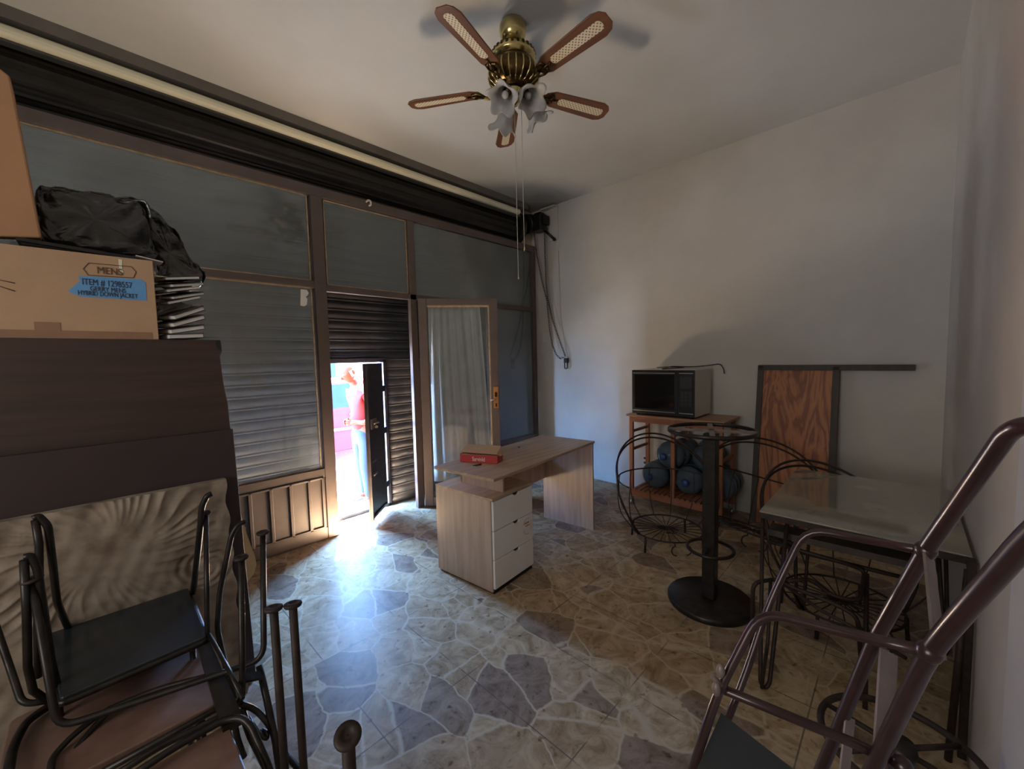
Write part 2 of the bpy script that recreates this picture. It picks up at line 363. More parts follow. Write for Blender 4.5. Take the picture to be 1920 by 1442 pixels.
# front of the shop above and left of the shutter
wf = MB(); wf.box((XB, YS+.012, 2.9), (XW, YS+.3, HC+.1)); wf.box((XB, 3.60, -.1), (-1.6, YS+.3, HC))
struct(wf.build('wall_front', M['wall']))
struct(MB().box((-1.6, 3.425, HC-.068), (3.9, 3.60, HC)).build('trim_1', M['lintel']))
cs = [(0, .0)]
pr = [(-1.6, 3.455+.032*math.cos(R(a)), 3.270+.0335*math.sin(R(a))) for a in range(0, 360, 30)]
struct(MB().prism(pr, (5.36, 0, 0)).build('trim_2', M['cream'], bevel=.0))
struct(MB().box((.55, YR-.004, 0), (1.50, YR+.012, 2.05)).build('door_2', M['bluewhite'], bevel=.004))

# ---- shop window: brown steel frame with panes and a ribbed kick panel
win = struct(thing('window_1', (1.4, YF, 0)))
def fbar(b, x0, x1, z0, z1, y0=3.49, y1=3.54): b.box((x0, y0, z0), (x1, y1, z1))
f = MB()
fbar(f, -1.6, 4.10, 2.845, 2.925); fbar(f, -1.6, -1.52, 0, 2.9)
fbar(f, 1.318, 1.412, 0, 2.845, 3.485, 3.545)
fbar(f, 2.212, 2.285, 0, 2.845)
fbar(f, -1.55, 1.32, 2.105, 2.16); fbar(f, 1.41, 4.03, 2.085, 2.14)
fbar(f, -1.55, 1.32, .535, .605); fbar(f, -1.55, 1.32, .0, .098)
f.build('window_frame', M['frame'], win, bevel=.004)
f = MB(); fbar(f, 4.03, 4.10, 0, 2.845); fbar(f, 3.24, 3.32, 0, 2.085); fbar(f, 3.32, 4.03, 2.085, 2.14, 3.486, 3.50)
fbar(f, 3.32, 4.03, .43, .49); fbar(f, 3.32, 4.03, 0, .43, 3.51, 3.52)
f.build('side_light_frame', M['frame_shaded'], win, bevel=.004)
f = MB(); f.box((-1.55, 3.50, .098), (1.32, 3.515, .535))
for i in range(-9, 1): 
    x = 1.187 + i*.1405
    if x > -1.5: f.box((x-.012, 3.482, .098), (x+.012, 3.505, .535))
f.box((1.285, 3.482, .11), (1.305, 3.505, .535)); f.box((-1.5, 3.482, .52), (1.305, 3.505, .535)); f.box((-1.5, 3.482, .098), (1.305, 3.505, .112))
f.build('kick_panel', M['frame'], win, bevel=.003)
for (x0, x1, z0, z1) in ((-1.55, 1.30, 2.16, 2.845), (-1.55, 1.30, .605, 2.105), (1.425, 2.205, 2.14, 2.84), (2.292, 4.03, 2.14, 2.84), (3.32, 4.03, .49, 2.085)):
    MB().box((x0, 3.512, z0), (x1, 3.517, z1)).build('glass_pane', M['glass'], win)
    if x1 < 3.9:
        p = MB(); w = .009
        for q in ((x0, x1, z0, z0+w), (x0, x1, z1-w, z1), (x0, x0+w, z0, z1), (x1-w, x1, z0, z1)): p.box((q[0], 3.506, q[2]), (q[1], 3.5125, q[3]))
        p.build('putty_line', M['putty'], win)
# torn sticker on the pane, little hook on the beam
s = MB(); s.prism([(1.205, 3.508, 1.955), (1.215, 3.508, 2.085), (1.262, 3.508, 2.085), (1.275, 3.508, 2.06), (1.262, 3.508, 2.035), (1.25, 3.508, 2.03), (1.262, 3.508, 2.01), (1.255, 3.508, 1.965), (1.235, 3.508, 1.95)], (0, .003, 0))
tag(s.build('sticker', M['paper']), 'torn white sticker on the large window pane beside the post', 'sticker')
s = MB(); s.tube(fillet([(1.80, 3.49, 2.91), (1.80, 3.45, 2.915), (1.815, 3.435, 2.90), (1.815, 3.44, 2.87), (1.80, 3.45, 2.865)], .012), .008)
tag(s.build('ceiling_hook', M['plate_white']), 'small pale hook screwed to the beam above the doorway', 'hook')

# ---- glass door leaf, open into the room
D0 = Vector((2.285, 3.475, 0)); D1 = Vector((2.907, 2.996, 0)); dv = (D1-D0); DW = dv.length; dv.normalize()
dn = Vector((dv.y, -dv.x, 0))     # towards the room
DM = Matrix((( dv.x, -dn.x, 0, D0.x), (dv.y, -dn.y, 0, D0.y), (0, 0, 1, 0), (0, 0, 0, 1)))
door = struct(thing('door_1', D0))
f = MB()
for lo, hi in (((0, -.02, .01), (.085, .025, 2.10)), ((DW-.085, -.02, .01), (DW, .025, 2.10)), ((.085, -.02, 2.03), (DW-.085, .025, 2.10)), ((.085, -.02, .01), (DW-.085, .025, .10))): f.box(lo, hi, DM)
f.build('leaf_frame', M['frame'], door, bevel=.005)
MB().box((.085, 0, .10), (DW-.085, .006, 2.03), DM).build('leaf_glass', M['leafglass'], door)
f = MB(); f.box((.086, -.012, 2.012), (DW-.086, -.001, 2.03), DM); f.box((DW-.097, -.012, .1), (DW-.086, -.001, 2.03), DM); f.build('glazing_bead', M['putty'], door)
lp = MB().box((DW-.062, -.026, .985), (DW-.012, -.0195, 1.205), DM).build('lock_plate', M['lockplate'], door, bevel=.002)
MB().box((DW-.05, -.029, 1.10), (DW-.024, -.0255, 1.15), DM).box((DW-.045, -.031, 1.0), (DW-.03, -.0255, 1.035), DM).build('lock_cylinder', M['brassold'], door)
h = MB(); h.tube([DM @ Vector(p) for p in ((DW-.045, -.025, 1.075), (DW-.045, -.06, 1.075), (DW-.10, -.065, 1.075))], .009); h.build('door_handle', M['silver'], door)
# curtain hung on the street side of the leaf
g = []
for j in range(25):
    t = j/24; row = []
    w1 = DW-.175+.125*t**.9*.75
    for i in range(80):
        u = i/79; x = .095 + (w1-.095)*u
        y = .03+.014*math.sin(u*46+2*math.sin(t*2+u*3))*(1-.3*t) + .012*math.sin(u*17+1.0)
        if u > .78: y = .028+.02*math.sin((u-.78)*40)
        row.append(DM @ Vector((x, y+.012, 2.02-1.78*t)))
    g.append(row)
tag(MB().sheet(g).build('curtain', M['curtain'], solid=.002), 'white gathered curtain hanging behind the open glass door', 'curtain')

# ---- roller shutter with its wicket door
sh = thing('roller_shutter', (1.5, YS, 0), 'black corrugated roller shutter behind the shop window with a small open doorway', 'shutter')
P = .0945
def slats(b, x0, x1, z0, z1):
    n = max(1, round((z1-z0)/P)); prof = []
    k0 = math.floor(z0/P+1e-6); z = k0*P; pts = []
    zz = z0
    def yy(z):
        u = (z/P) % 1.0    # convex slat with a raised lip at its lower end
        return -.013*math.sin(math.pi*min(1, u*1.1)) - (.010 if u > .88 or u < .02 else 0)
    while zz < z1-1e-6: pts.append((yy(zz), zz)); zz += P/16
    pts.append((yy(z1), z1))
    b.sheet([[Vector((x0, YS+y, z_)), Vector((x1, YS+y, z_))] for y, z_ in pts], smooth=True)
cu = MB(); slats(cu, -1.55, 1.50, 0.0, 1.512); slats(cu, -1.55, 3.80, 1.512, 3.05); slats(cu, 2.085, 3.80, 0, 1.512)
cu.build('curtain_of_slats', M['slat'], sh, solid=.004)
fr = MB(); 
for lo, hi in (((1.490, 3.79, 0), (1.525, 3.84, 1.512)), ((2.055, 3.79, 0), (2.085, 3.84, 1.512)), ((1.49, 3.79, 1.482), (2.085, 3.84, 1.525)), ((1.50, 3.79, 0), (2.08, 3.84, .03))): fr.box(lo, hi)
fr.build('wicket_frame', M['plate'], sh, bevel=.003)
# wicket leaf swung in about its right jamb
H0 = Vector((2.050, 3.775, 0)); FE = Vector((1.675, 3.425, 0)); wv = (FE-H0); WL = wv.length; wv.normalize(); wn = Vector((-wv.y, wv.x, 0))
if wn.y > 0: wn = -wn
WM = Matrix(((wv.x, wn.x, 0, H0.x), (wv.y, wn.y, 0, H0.y), (0, 0, 1, 0), (0, 0, 0, 1)))
lf = MB().box((.06, -.004, .05), (WL, .004, 1.475), WM)
for z in (.06, 1.44): lf.box((.10, .004, z), (WL, .018, z+.025), WM)
lf.box((WL-.03, -.015, .05), (WL, .02, 1.475), WM); lf.box((.065, .003, .05), (.083, .006, 1.475), WM)
k = .05
while k < 1.4: 
    lf.box((.075, -.009, k), (WL-.03, -.004, k+.012), WM); k += P
leaf = lf.build('wicket_door', M['plate'], sh)
b = MB(); b.box((WL-.17, .018, .88), (WL-.04, .030, .97), WM); b.tube([WM @ Vector(p) for p in ((WL-.15, .03, .93), (WL-.15, .05, .93), (WL-.07, .055, .945), (WL-.06, .04, .93))], .012); b.tube([WM @ Vector(p) for p in ((WL-.13, .03, .90), (WL-.10, .05, .895))], .014)
b.build('lock', M['flatbar'], leaf)
MB().box((WL-.16, .004, .57), (WL-.03, .02, .585), WM).build('bolt', M['flatbar'], leaf)
b = MB(); b.tube([WM @ Vector(p) for p in ((WL-.14, .02, .46), (WL-.09, .03, .47), (WL-.05, .022, .46))], .010); b.build('bolt', M['flatbar'], leaf)
for z in (.25, .80, 1.22): MB().box((-.01, -.006, z-.03), (.09, .006, z+.03), WM).build('hinge', M['plate'], sh)
# rolled up drum above the frame
prof = []
for i in range(72):
    a = 2*math.pi*i/72; r = .165 + (.007 if i % 4 == 0 else 0)
    prof.append((-1.55, 3.655 + r*math.cos(a), 3.10 + r*math.sin(a)))
MB().prism(prof, (5.40, 0, 0)).build('drum', M['coil'], sh)
MB().box((-1.55, 3.548, 2.855), (3.9, 3.60, 2.96)).build('drum_shroud', M['coil'], sh)
MB().box((-1.6, 3.505, 3.245), (3.86, 3.56, 3.268)).build('shroud_lip', M['lintel'], sh)
d = MB(); d.lathe([(.001, 0), (.185, 0), (.19, .006), (.19, .022), (.185, .028), (.001, .028)], (3.85, 3.60, 3.12), 40, Matrix.Rotation(R(90), 4, 'Y')); d.build('end_flange', M['coil'], sh)
MB().box((3.74, 3.76, 0), (3.80, 3.86, 2.9)).build('guide_rail', M['frame_shaded'], sh)
struct(MB().box((3.80, 3.62, -.1), (XW, 3.95, HC)).build('wall_jamb', M['tan']))

# ---- chain hoist of the shutter
ho = thing('chain_hoist', (4.08, 3.42, 3.0), 'black geared chain hoist at the end of the shutter roll, by the corner', 'hoist')
b = MB(); b.lathe([(.001, 0), (.115, 0), (.118, .01), (.118, .10), (.11, .115), (.001, .115)], (3.93, 3.50, 3.17), 32, Matrix.Rotation(R(75), 4, 'Y'))
b.box((3.98, 3.30, 3.08), (4.12, 3.46, 3.28)); b.box((4.03, 3.27, 3.15), (4.13, 3.31, 3.26)); b.box((4.02, 3.33, 3.27), (4.11, 3.44, 3.31))
b.build('gearbox', M['coil'], ho, bevel=.012)
b = MB(); b.box((4.165, 3.17, 2.96), (4.178, 3.30, 3.37)); b.box((4.10, 3.17, 3.355), (4.178, 3.40, 3.37)); b.build('wall_bracket', M['wall'], ho)
b = MB(); b.tube([(4.09, 3.33, 3.09), (4.12, 3.27, 3.03), (4.14, 3.22, 2.975)], .016); b.ball((4.145, 3.212, 2.965), .022, 12); b.build('crank', M['coil'], ho)
def chain(path, pitch=.028, r=.0035, L=.021, w=.010):
    b = MB(); pts = [Vector(p) for p in path]; seglen = [(q-p).length for p, q in zip(pts, pts[1:])]; tot = sum(seglen); n = int(tot/pitch)
    for i in range(n):
        s = (i+.5)*tot/n; k = 0
        while s > seglen[k]: s -= seglen[k]; k += 1
        p = pts[k].lerp(pts[k+1], s/seglen[k]); t = (pts[k+1]-pts[k]).normalized()
        side = t.cross(Vector((1, 0, 0)) if i % 2 else Vector((0, 1, .01))).normalized()
        b.tube([p+t*(L*.75*math.cos(a))+side*(w*math.sin(a)) for a in [2*math.pi*j/8 for j in range(8)]], r, 5, closed=True)
    return b
cx = 4.10
c1 = [at(1001, 433, x=cx), at(1007, 480, x=cx), at(1017, 530, x=cx), at(1026, 565, x=cx), at(1028, 590, x=cx), at(1031, 620, x=cx), at(1036, 648, x=cx), at(1043, 665, x=cx), at(1050, 672, x=cx), at(1058, 670, x=cx)]
c2 = [at(1021, 430, x=cx), at(1022, 480, x=cx), at(1024, 530, x=cx), at(1027, 560, x=cx), at(1036, 600, x=cx), at(1048, 635, x=cx), at(1060, 668, x=cx)]
chain(c1).build('chain', M['chain'], ho); chain(c2).build('chain', M['chain'], ho)
q = at(1061, 676, x=4.13)
b = MB(); b.box(q+Vector((-.01, -.025, -.03)), q+Vector((.02, .025, .03))); b.tube(fillet([q+Vector((0, -.02, -.02)), q+Vector((0, -.02, -.10)), q+Vector((0, .02, -.10)), q+Vector((0, .02, -.02))], .015), .007); b.rod(q+Vector((0, 0, 0)), q+Vector((.045, 0, 0)), .008)
b.build('wall_hook', M['chain'], ho)
# cream wire on the wall next to the chain
tag(MB().tube([at(1047, 470, x=4.173), at(1050, 560, x=4.173), at(1052, 600, x=4.173), at(1058, 640, x=4.173), at(1065, 672, x=4.173)], .003, 6).build('wire', M['string']), 'thin pale wire running down the wall beside the chain', 'wire')

# ---- wall plates
def plate(p, h=.115, w=.07, name='light_switch', label='', slots='switch'):
    t = thing(name, p, label, 'switch' if slots == 'switch' else 'socket')
    MB().box(p+Vector((-.008, -w/2, -h/2)), p+Vector((0, w/2, h/2))).build('cover_plate', M['plate_white'], t, bevel=.003)
    if slots == 'switch': MB().box(p+Vector((-.011, -.012, -.022)), p+Vector((-.006, .012, .022))).build('rocker', M['plate_white'], t)
    else:
        for dz in (-.025, .025): MB().box(p+Vector((-.0095, -.014, dz-.012)), p+Vector((-.007, .014, dz+.012))).build('outlet', M['ink'], t)
plate(Vector((XW, 3.417, 1.745)), label='small ivory light switch on the wall left of the hanging chain')
plate(Vector((XW, 2.027, .335)), name='power_socket', label='white wall socket low behind the wooden cart', slots='s')
# ================================================================== ceiling fan
def canemat():
    m, n, l, b = nodes('woven_cane'); tc = n.new('ShaderNodeTexCoord'); s = n.new('ShaderNodeSeparateXYZ'); l.new(tc.outputs['Object'], s.inputs[0])
    def w(sock, k, ph=0):
        a = n.new('ShaderNodeMath'); a.operation = 'MULTIPLY_ADD'; a.inputs[1].default_value = k; a.inputs[2].default_value = ph; l.new(sock, a.inputs[0])
        c = n.new('ShaderNodeMath'); c.operation = 'SINE'; l.new(a.outputs[0], c.inputs[0]); return c.outputs[0]
    mu = n.new('ShaderNodeMath'); mu.operation = 'MULTIPLY'; l.new(w(s.outputs[0], 300), mu.inputs[0]); l.new(w(s.outputs[1], 300), mu.inputs[1])
    gt = n.new('ShaderNodeMapRange'); gt.inputs[1].default_value = .25; gt.inputs[2].default_value = .55; l.new(mu.outputs[0], gt.inputs[0])
    mx = n.new('ShaderNodeMix'); mx.data_type = 'RGBA'; l.new(gt.outputs[0], mx.inputs[0]); mx.inputs[6].default_value = (.66, .58, .42, 1); mx.inputs[7].default_value = (.20, .13, .08, 1)
    l.new(mx.outputs[2], b.inputs['Base Color']); b.inputs['Roughness'].default_value = .6; return m
M['cane'] = canemat()
FX, FY = 1.79, 1.66
fan = thing('ceiling_fan', (FX, FY, 3.0), 'five bladed walnut and brass ceiling fan with frosted tulip lights', 'ceiling fan')
fc = (FX, FY, 0)
MB().lathe([(.001, 3.394), (.062, 3.394), (.074, 3.375), (.076, 3.35), (.070, 3.32), (.055, 3.295), (.038, 3.285), (.001, 3.285)], fc, 36).build('canopy', M['brass'], fan)
MB().lathe([(.001, 3.29), (.036, 3.288), (.038, 3.277), (.026, 3.264), (.001, 3.262)], fc, 28).build('canopy_cup', M['brassold'], fan)
MB().rod((FX, FY, 3.21), (FX, FY, 3.29), .0115, 14).build('downrod', M['brass'], fan)
MB().lathe([(.001, 3.246), (.05, 3.245), (.095, 3.238), (.122, 3.222), (.128, 3.205), (.123, 3.188), (.108, 3.176), (.10, 3.168), (.001, 3.168)], fc, 48).build('top_housing', M['brass'], fan)
b = MB()
for i in range(26):
    a = 2*math.pi*i/26; mt = Matrix.Translation((FX, FY, 3.214)) @ Matrix.Rotation(a, 4, 'Z') @ Matrix.Translation((.1245, 0, .0)) @ Matrix.Rotation(R(-14), 4, 'Y')
    b.box((-.003, -.007, -.010), (.003, .007, .010), mt)
b.build('filigree', M['brassold'], fan)
MB().lathe([(.001, 3.17), (.098, 3.168), (.128, 3.152), (.140, 3.125), (.142, 3.098), (.135, 3.07), (.115, 3.048), (.075, 3.036), (.001, 3.034)], fc, 48).build('motor_housing', M['brassold'], fan)
b = MB()
for i in range(22):   # raised ribs between the vents
    a = 2*math.pi*i/22; mt = Matrix.Translation((FX, FY, 3.098)) @ Matrix.Rotation(a, 4, 'Z')
    b.tube([mt @ Vector(p) for p in ((.118, 0, .055), (.140, 0, .03), (.146, 0, 0), (.138, 0, -.03), (.112, 0, -.05), (.082, 0, -.060))], .0045, 6)
b.build('vent_ribs', M['brass'], fan)
# one blade with cane panel and scrolled iron, copied round
def bladeoutline(x0, x1, w0, w1, c):
    p = [(x0, -w0*.55), (x0-.012, 0), (x0, w0*.55), (x0+.05, w0), ((x1-c*1.3), w1), (x1-c*.45, w1*.80), (x1, w1*.42), (x1, -w1*.42), (x1-c*.45, -w1*.80), (x1-c*1.3, -w1), (x0+.05, -w0)]
    return p
def mkblade():
    ORG['_'] = Vector()
    o = MB().prism([(x, y, -.0035) for x, y in bladeoutline(.205, .645, .055, .068, .045)], (0, 0, .007))
    bl = o.build('blade', M['fanwood'], None, bevel=.002, origin=(0, 0, 0))
    q = []; xa, xb, w = .310, .590, .024
    for i in range(9): a = R(90+180*i/8); q.append((xa+w*.8*math.cos(a), w*math.sin(a), -.0055))
    for i in range(9): a = R(-90+180*i/8); q.append((xb+w*.8*math.cos(a), (w+.003)*math.sin(a), -.0055))
    MB().prism(q, (0, 0, .0025)).build('cane_panel', M['cane'], bl)
    ir = MB()
    ir.tube([(.10, 0, -.012), (.135, 0, -.03), (.17, 0, -.024), (.20, 0, -.010)], [.012, .010, .009, .012], 10)
    for s in (-1, 1):
        ir.tube([(.17, 0, -.02), (.185, s*.020, -.014), (.215, s*.034, -.008), (.245, s*.03, -.007), (.252, s*.014, -.007), (.235, s*.008, -.007)], .0058, 8)
        ir.ball((.245, s*.020, -.007), .008, 8)
    ir.tube([(.195, 0, -.010), (.275, 0, -.007)], [.008, .005], 8); ir.ball((.278, 0, -.007), .008, 8)
    ir.build('blade_iron', M['brassold'], bl)
    return bl
bl0 = mkblade()
for i in range(5):
    b_ = bl0 if i == 0 else copy_tree(bl0)
    b_.parent = fan; b_.location = (0, 0, 3.035-3.0); b_.rotation_euler = Euler((R(-11), 0, R(50+72*i)), 'XYZ')
# light kit
MB().lathe([(.001, 3.036), (.045, 3.034), (.05, 3.02), (.035, 3.0), (.042, 2.985), (.042, 2.96), (.02, 2.945), (.001, 2.94)], fc, 32).build('light_hub', M['brass'], fan)
def tulip(b, mtx):
    def wv(j, a, r, z):
        k = max(0, (j-3))/4; return r*(1+.16*k*math.sin(5*a)), z+.014*k*math.sin(5*a+1)
    b.lathe([(.022, 0), (.036, .010), (.045, .03), (.046, .05), (.050, .07), (.060, .088), (.074, .10), (.082, .106)], (0, 0, 0), 50, mtx, wave=wv)
for i, a in enumerate((-160, -100, -20, 70)):
    rz = Matrix.Translation((FX, FY, 2.975)) @ Matrix.Rotation(R(a), 4, 'Z')
    arm = MB().tube([rz @ Vector(p) for p in ((.02, 0, 0), (.05, 0, .012), (.085, 0, .008), (.098, 0, -.01))], .007, 10).build('light_arm', M['brassold'], fan)
    mt = rz @ Matrix.Translation((.095, 0, -.008)) @ Matrix.Rotation(R(180-42), 4, 'Y')
    MB().lathe([(.001, -.02), (.018, -.02), (.024, -.004), (.024, .008), (.001, .008)], (0, 0, 0), 20, mt).build('socket_cup', M['brassold'], fan)
    t = MB(); tulip(t, mt); shd = t.build('tulip_shade', M['frost'], fan, solid=.003)
    MB().ball(mt @ Vector((0, 0, .045)), .020, 14).build('bulb', M['bulb'], shd)
# pull cords
for (x, y, z0, z1) in ((FX+.005, FY-.01, 2.95, 2.06), (FX+.035, FY-.035, 2.95, 1.95)):
    pass
p1 = at(966, 236, z=2.86); 
for k, (pxa, pxb, pyb) in enumerate(((965, 967, 522), (978, 979.5, 468))):
    a = Vector((FX, FY, 2.95)) + CR*((pxa-964.5)/335); e = Vector((a.x, a.y, 0))
    # the cord hangs straight down to where its bead is seen
    lo, hi = 0.5, 2.9
    for _ in range(40):
        zm = (lo+hi)/2; v = Vector((a.x, a.y, zm))-Vector((0, 0, CAMZ)); py = v.dot(CD)/v.dot(CF)*FPX+721
        if py > pyb: lo = zm
        else: hi = zm
    zb = lo
    c = MB().tube([a, Vector((a.x, a.y, zb))], .0016, 6).build('pull_cord', M['string'], fan)
    MB().lathe([(.0005, .02), (.004, .012), (.006, 0), (.004, -.008), (.0005, -.01)], (a.x, a.y, zb), 12).build('cord_bead', M['brass'], c)

# ================================================================== desk
DA = R(5); DO = Vector((1.684, 1.822, 0))
DMx = Matrix.Translation(DO) @ Matrix.Rotation(DA, 4, 'Z')
desk = thing('desk', DO, 'light oak and white desk with three drawers, in the middle of the floor', 'desk')
b = MB(); w, dp = .425, .535
b.box((0, .018, 0.012), (.016, dp, .605), DMx); b.box((w-.016, .018, .012), (w, dp, .605), DMx); b.box((0.016, dp-.012, .012), (w-.016, dp, .605), DMx)
b.box((.016, .03, .03), (w-.016, dp-.012, .045), DMx)
b.build('drawer_cabinet', M['oakv'], desk, bevel=.001)
MB().box((-.001, 0.0, .605), (w+.001, dp, .622), DMx).build('cabinet_top', M['oak'], desk, bevel=.001)
MB().box((.01, .012, 0), (w-.01, dp-.01, .016), DMx).build('plinth', M['black'], desk)
for i, (z0, z1) in enumerate(((.033, .217), (.222, .407), (.412, .600))):
    mid = .235
    pts = [(.008, z0), (w-.008, z0), (w-.008, z1), (mid+.040, z1), (mid+.024, z1-.020), (mid-.010, z1-.020), (mid-.034, z1), (.008, z1)]
    d = MB().prism([DMx @ Vector((x, .001, z)) for x, z in pts], DMx.to_3x3() @ Vector((0, .016, 0))).build('drawer', M['white'], desk, bevel=.001)
    MB().box((mid-.05, .019, z1-.04), (mid+.05, .024, z1+.003), DMx).build('handle_recess', M['black'], d)
    if i == 1:   # round sticker remains on the middle drawer
        c = Vector((.352, 0, .33)); s = MB()
        for a0, a1 in ((60, 170), (200, 300), (320, 395)): s.tube([DMx @ (c + Vector((.045*math.cos(R(a)), -.0005, .055*math.sin(R(a))))) for a in range(a0, a1, 10)], .0012, 5)
        s.box(c+Vector((-.03, -.001, .018)), c+Vector((.022, .001, .030)), DMx); s.box(c+Vector((-.02, -.001, .0)), c+Vector((.03, .001, .008)), DMx)
        s.build('sticker_mark', M['cardboard'], d)
# desk top reaching over to the end panel
TA = at(926, 899, z=.775); TB = at(1115, 827, z=.775)
tx = (TB-TA).normalized(); ty = Vector((-tx.y, tx.x, 0)); LT = (TB-TA).length
TM = Matrix(((tx.x, ty.x, 0, TA.x), (tx.y, ty.y, 0, TA.y), (0, 0, 1, 0), (0, 0, 0, 1)))
MB().box((0, 0, .757), (LT, .535, .775), TM).build('desktop', M['oak'], desk, bevel=.001)
MB().box((LT-.018, .012, 0), (LT, .52, .757), TM).build('end_panel', M['oakv'], desk, bevel=.001)
b = MB(); b.box((.20, .10, .622), (.216, .49, .757), TM); b.box((.20, .474, .622), (.52, .49, .757), TM); b.build('riser', M['oakv'], desk, bevel=.001)
MB().box((.52, .495, .38), (LT-.018, .511, .585), TM).build('modesty_rail', M['oakv'], desk, bevel=.001)
# things lying on the desk
ba = at(863, 866, z=.775); bb = at(933, 870, z=.775); bx = (bb-ba).normalized(); by = Vector((-bx.y, bx.x, 0)); BL = (bb-ba).length
BM = Matrix(((bx.x, by.x, 0, ba.x), (bx.y, by.y, 0, ba.y), (0, 0, 1, .776), (0, 0, 0, 1)))
box = thing('snack_box', ba, 'small red printed cardboard box with its lid ajar on the oak desk', 'box')
dpth = .115
b = MB(); b.box((0, 0, 0), (BL, .002, .052), BM); b.box((0, dpth-.002, 0), (BL, dpth, .06), BM); b.box((0, 0, 0), (.002, dpth, .056), BM); b.box((BL-.002, 0, 0), (BL, dpth, .056), BM); b.box((0, 0, 0), (BL, dpth, .002), BM)
b.build('tray', M['redcard'], box)
b = MB(); b.prism([BM @ Vector(p) for p in ((0.004, .004, .068), (BL-.004, -.002, .064), (BL-.008, .108, .098), (.010, .112, .100))], (0, 0, .002))
b.prism([BM @ Vector(p) for p in ((BL-.006, .0, .062), (BL+.012, .03, .045), (BL+.012, .09, .05), (BL-.006, .108, .095))], (.0015, 0, 0))
b.build('lid', M['cardboard'], box)
MB().box((.004, .004, .05), (BL-.004, .03, .053), BM).build('inner_flap', M['cardboard'], box)
text('lettering', 'Sarvinld', .042, BM @ Matrix.Translation((BL*.5, -.0008, .024)) @ Matrix.Rotation(R(90), 4, 'X'), M['whiteink'], box, sx=.72)
k = at(893, 872.5, z=.778)
b = MB(); b.tube([k+Vector((-.012, -.012, 0)), k+Vector((.01, 0, 0)), k+Vector((.045, .0, 0))], .004, 6); b.tube([k+Vector((-.02, .008, 0)), k+Vector((.01, 0, 0)), k+Vector((.03, -.014, 0))], .004, 6)
tag(b.build('keys', M['black'], bevel=0), 'small dark keys lying on the desk in front of the red box', 'keys')
k = at(973, 838.5, z=.777); tag(MB().box(k+Vector((-.008, -.004, -.002)), k+Vector((.008, .004, .003))).build('bottle_cap', M['black']), 'tiny black scrap lying on the middle of the desk top', 'scrap')

# ================================================================== wooden cart with microwave and water jugs
cart = thing('kitchen_cart', (3.88, 1.52, 0), 'red stained pine cart on casters against the right wall', 'cart')
CX0, CX1, CY0, CY1, CZ = 3.66, 4.10, 1.07, 1.975, .915
MB().box((CX0, CY0, CZ-.022), (CX1, CY1, CZ)).build('cart_top', M['pinetop'], cart, bevel=.003)
for x in (CX0+.035, CX1-.055):
    for y in (CY0+.04, 1.52, CY1-.04):
        MB().box((x-.016, y-.018, .10), (x+.016, y+.018, CZ-.022)).build('leg', M['pinev'], cart, bevel=.002)
MB().box((CX0+.02, CY0+.03, CZ-.075), (CX0+.04, CY1-.03, CZ-.022)).build('apron', M['pinewood'], cart)
for y in (CY0+.04, 1.52, CY1-.04):
    for z in (.56, .74): MB().box((CX0+.035, y-.007, z-.013), (CX1-.055, y+.007, z+.013)).build('side_rung', M['pinewood'], cart)
MB().box((CX0+.017, CY0+.03, .10), (CX0+.035, CY1-.03, .16)).box((CX1-.06, CY0+.03, .10), (CX1-.042, CY1-.03, .16)).build('shelf_rail', M['pinewood'], cart)
b = MB()
for i in range(17):
    y = CY0+.075 + i*(CY1-CY0-.15)/16; b.box((CX0+.02, y-.014, .16), (CX1-.05, y+.014, .172))
b.build('slatted_shelf', M['pinewood'], cart)
for x in (CX0+.035, CX1-.055):
    for y in (CY0+.04, CY1-.04):
        c = MB(); c.lathe([(.001, -.011), (.03, -.011), (.033, 0), (.03, .011), (.001, .011)], (x, y, .033), 20, Matrix.Rotation(R(90), 4, 'X')); c.box((x-.006, y-.015, .05), (x+.006, y+.015, .10)); c.build('caster', M['silver'], cart)
# microwave
MX, MY0, MY1, MZ0, MZ1 = 3.67, 1.318, 1.905, .93, 1.352
mw = thing('microwave', (3.87, 1.61, CZ), 'white microwave oven with black glass door on the wooden cart', 'microwave')
MB().box((MX, MY0, MZ0), (MX+.40, MY1, MZ1)).build('body', M['mwbody'], mw, bevel=.004)
dr = MB().box((MX-.022, MY0+.145, MZ0+.002), (MX, MY1, MZ1-.002)).build('door', M['black'], mw, bevel=.003)
MB().box((MX-.024, MY0+.175, MZ0+.055), (MX-.021, MY1-.03, MZ1-.045)).build('door_glass', M['mwglass'], dr)
MB().box((MX-.0235, MY0+.17, MZ1-.033), (MX-.021, MY1-.01, MZ1-.026)).box((MX-.0235, MY0+.17, MZ0+.030), (MX-.021, MY1-.01, MZ0+.037)).build('door_trim', M['silver'], dr)
cp = MB().box((MX-.020, MY0, MZ0+.002), (MX, MY0+.142, MZ1-.002)).build('control_panel', M['black'], mw, bevel=.003)
b = MB()
for i in range(4):
    for j in range(3): b.box((MX-.0225, MY0+.022+j*.034, MZ0+.10+i*.035), (MX-.0195, MY0+.050+j*.034, MZ0+.128+i*.035))
b.box((MX-.0225, MY0+.02, MZ0+.26), (MX-.0195, MY0+.12, MZ0+.36)); b.build('keypad', M['mwpanel'], cp)
MB().box((MX-.0215, MY0+.01, MZ1-.033), (MX-.0195, MY0+.132, MZ1-.026)).box((MX-.0215, MY0+.01, MZ0+.030), (MX-.0195, MY0+.132, MZ0+.037)).build('panel_trim', M['silver'], cp)
b = MB()
for x in (MX+.03, MX+.37):
    for y in (MY0+.04, MY1-.04): b.lathe([(.001, 0), (.015, 0), (.015, .015), (.001, .015)], (x, y, CZ), 12)
b.build('foot', M['black'], mw)
zt = MZ1+.007
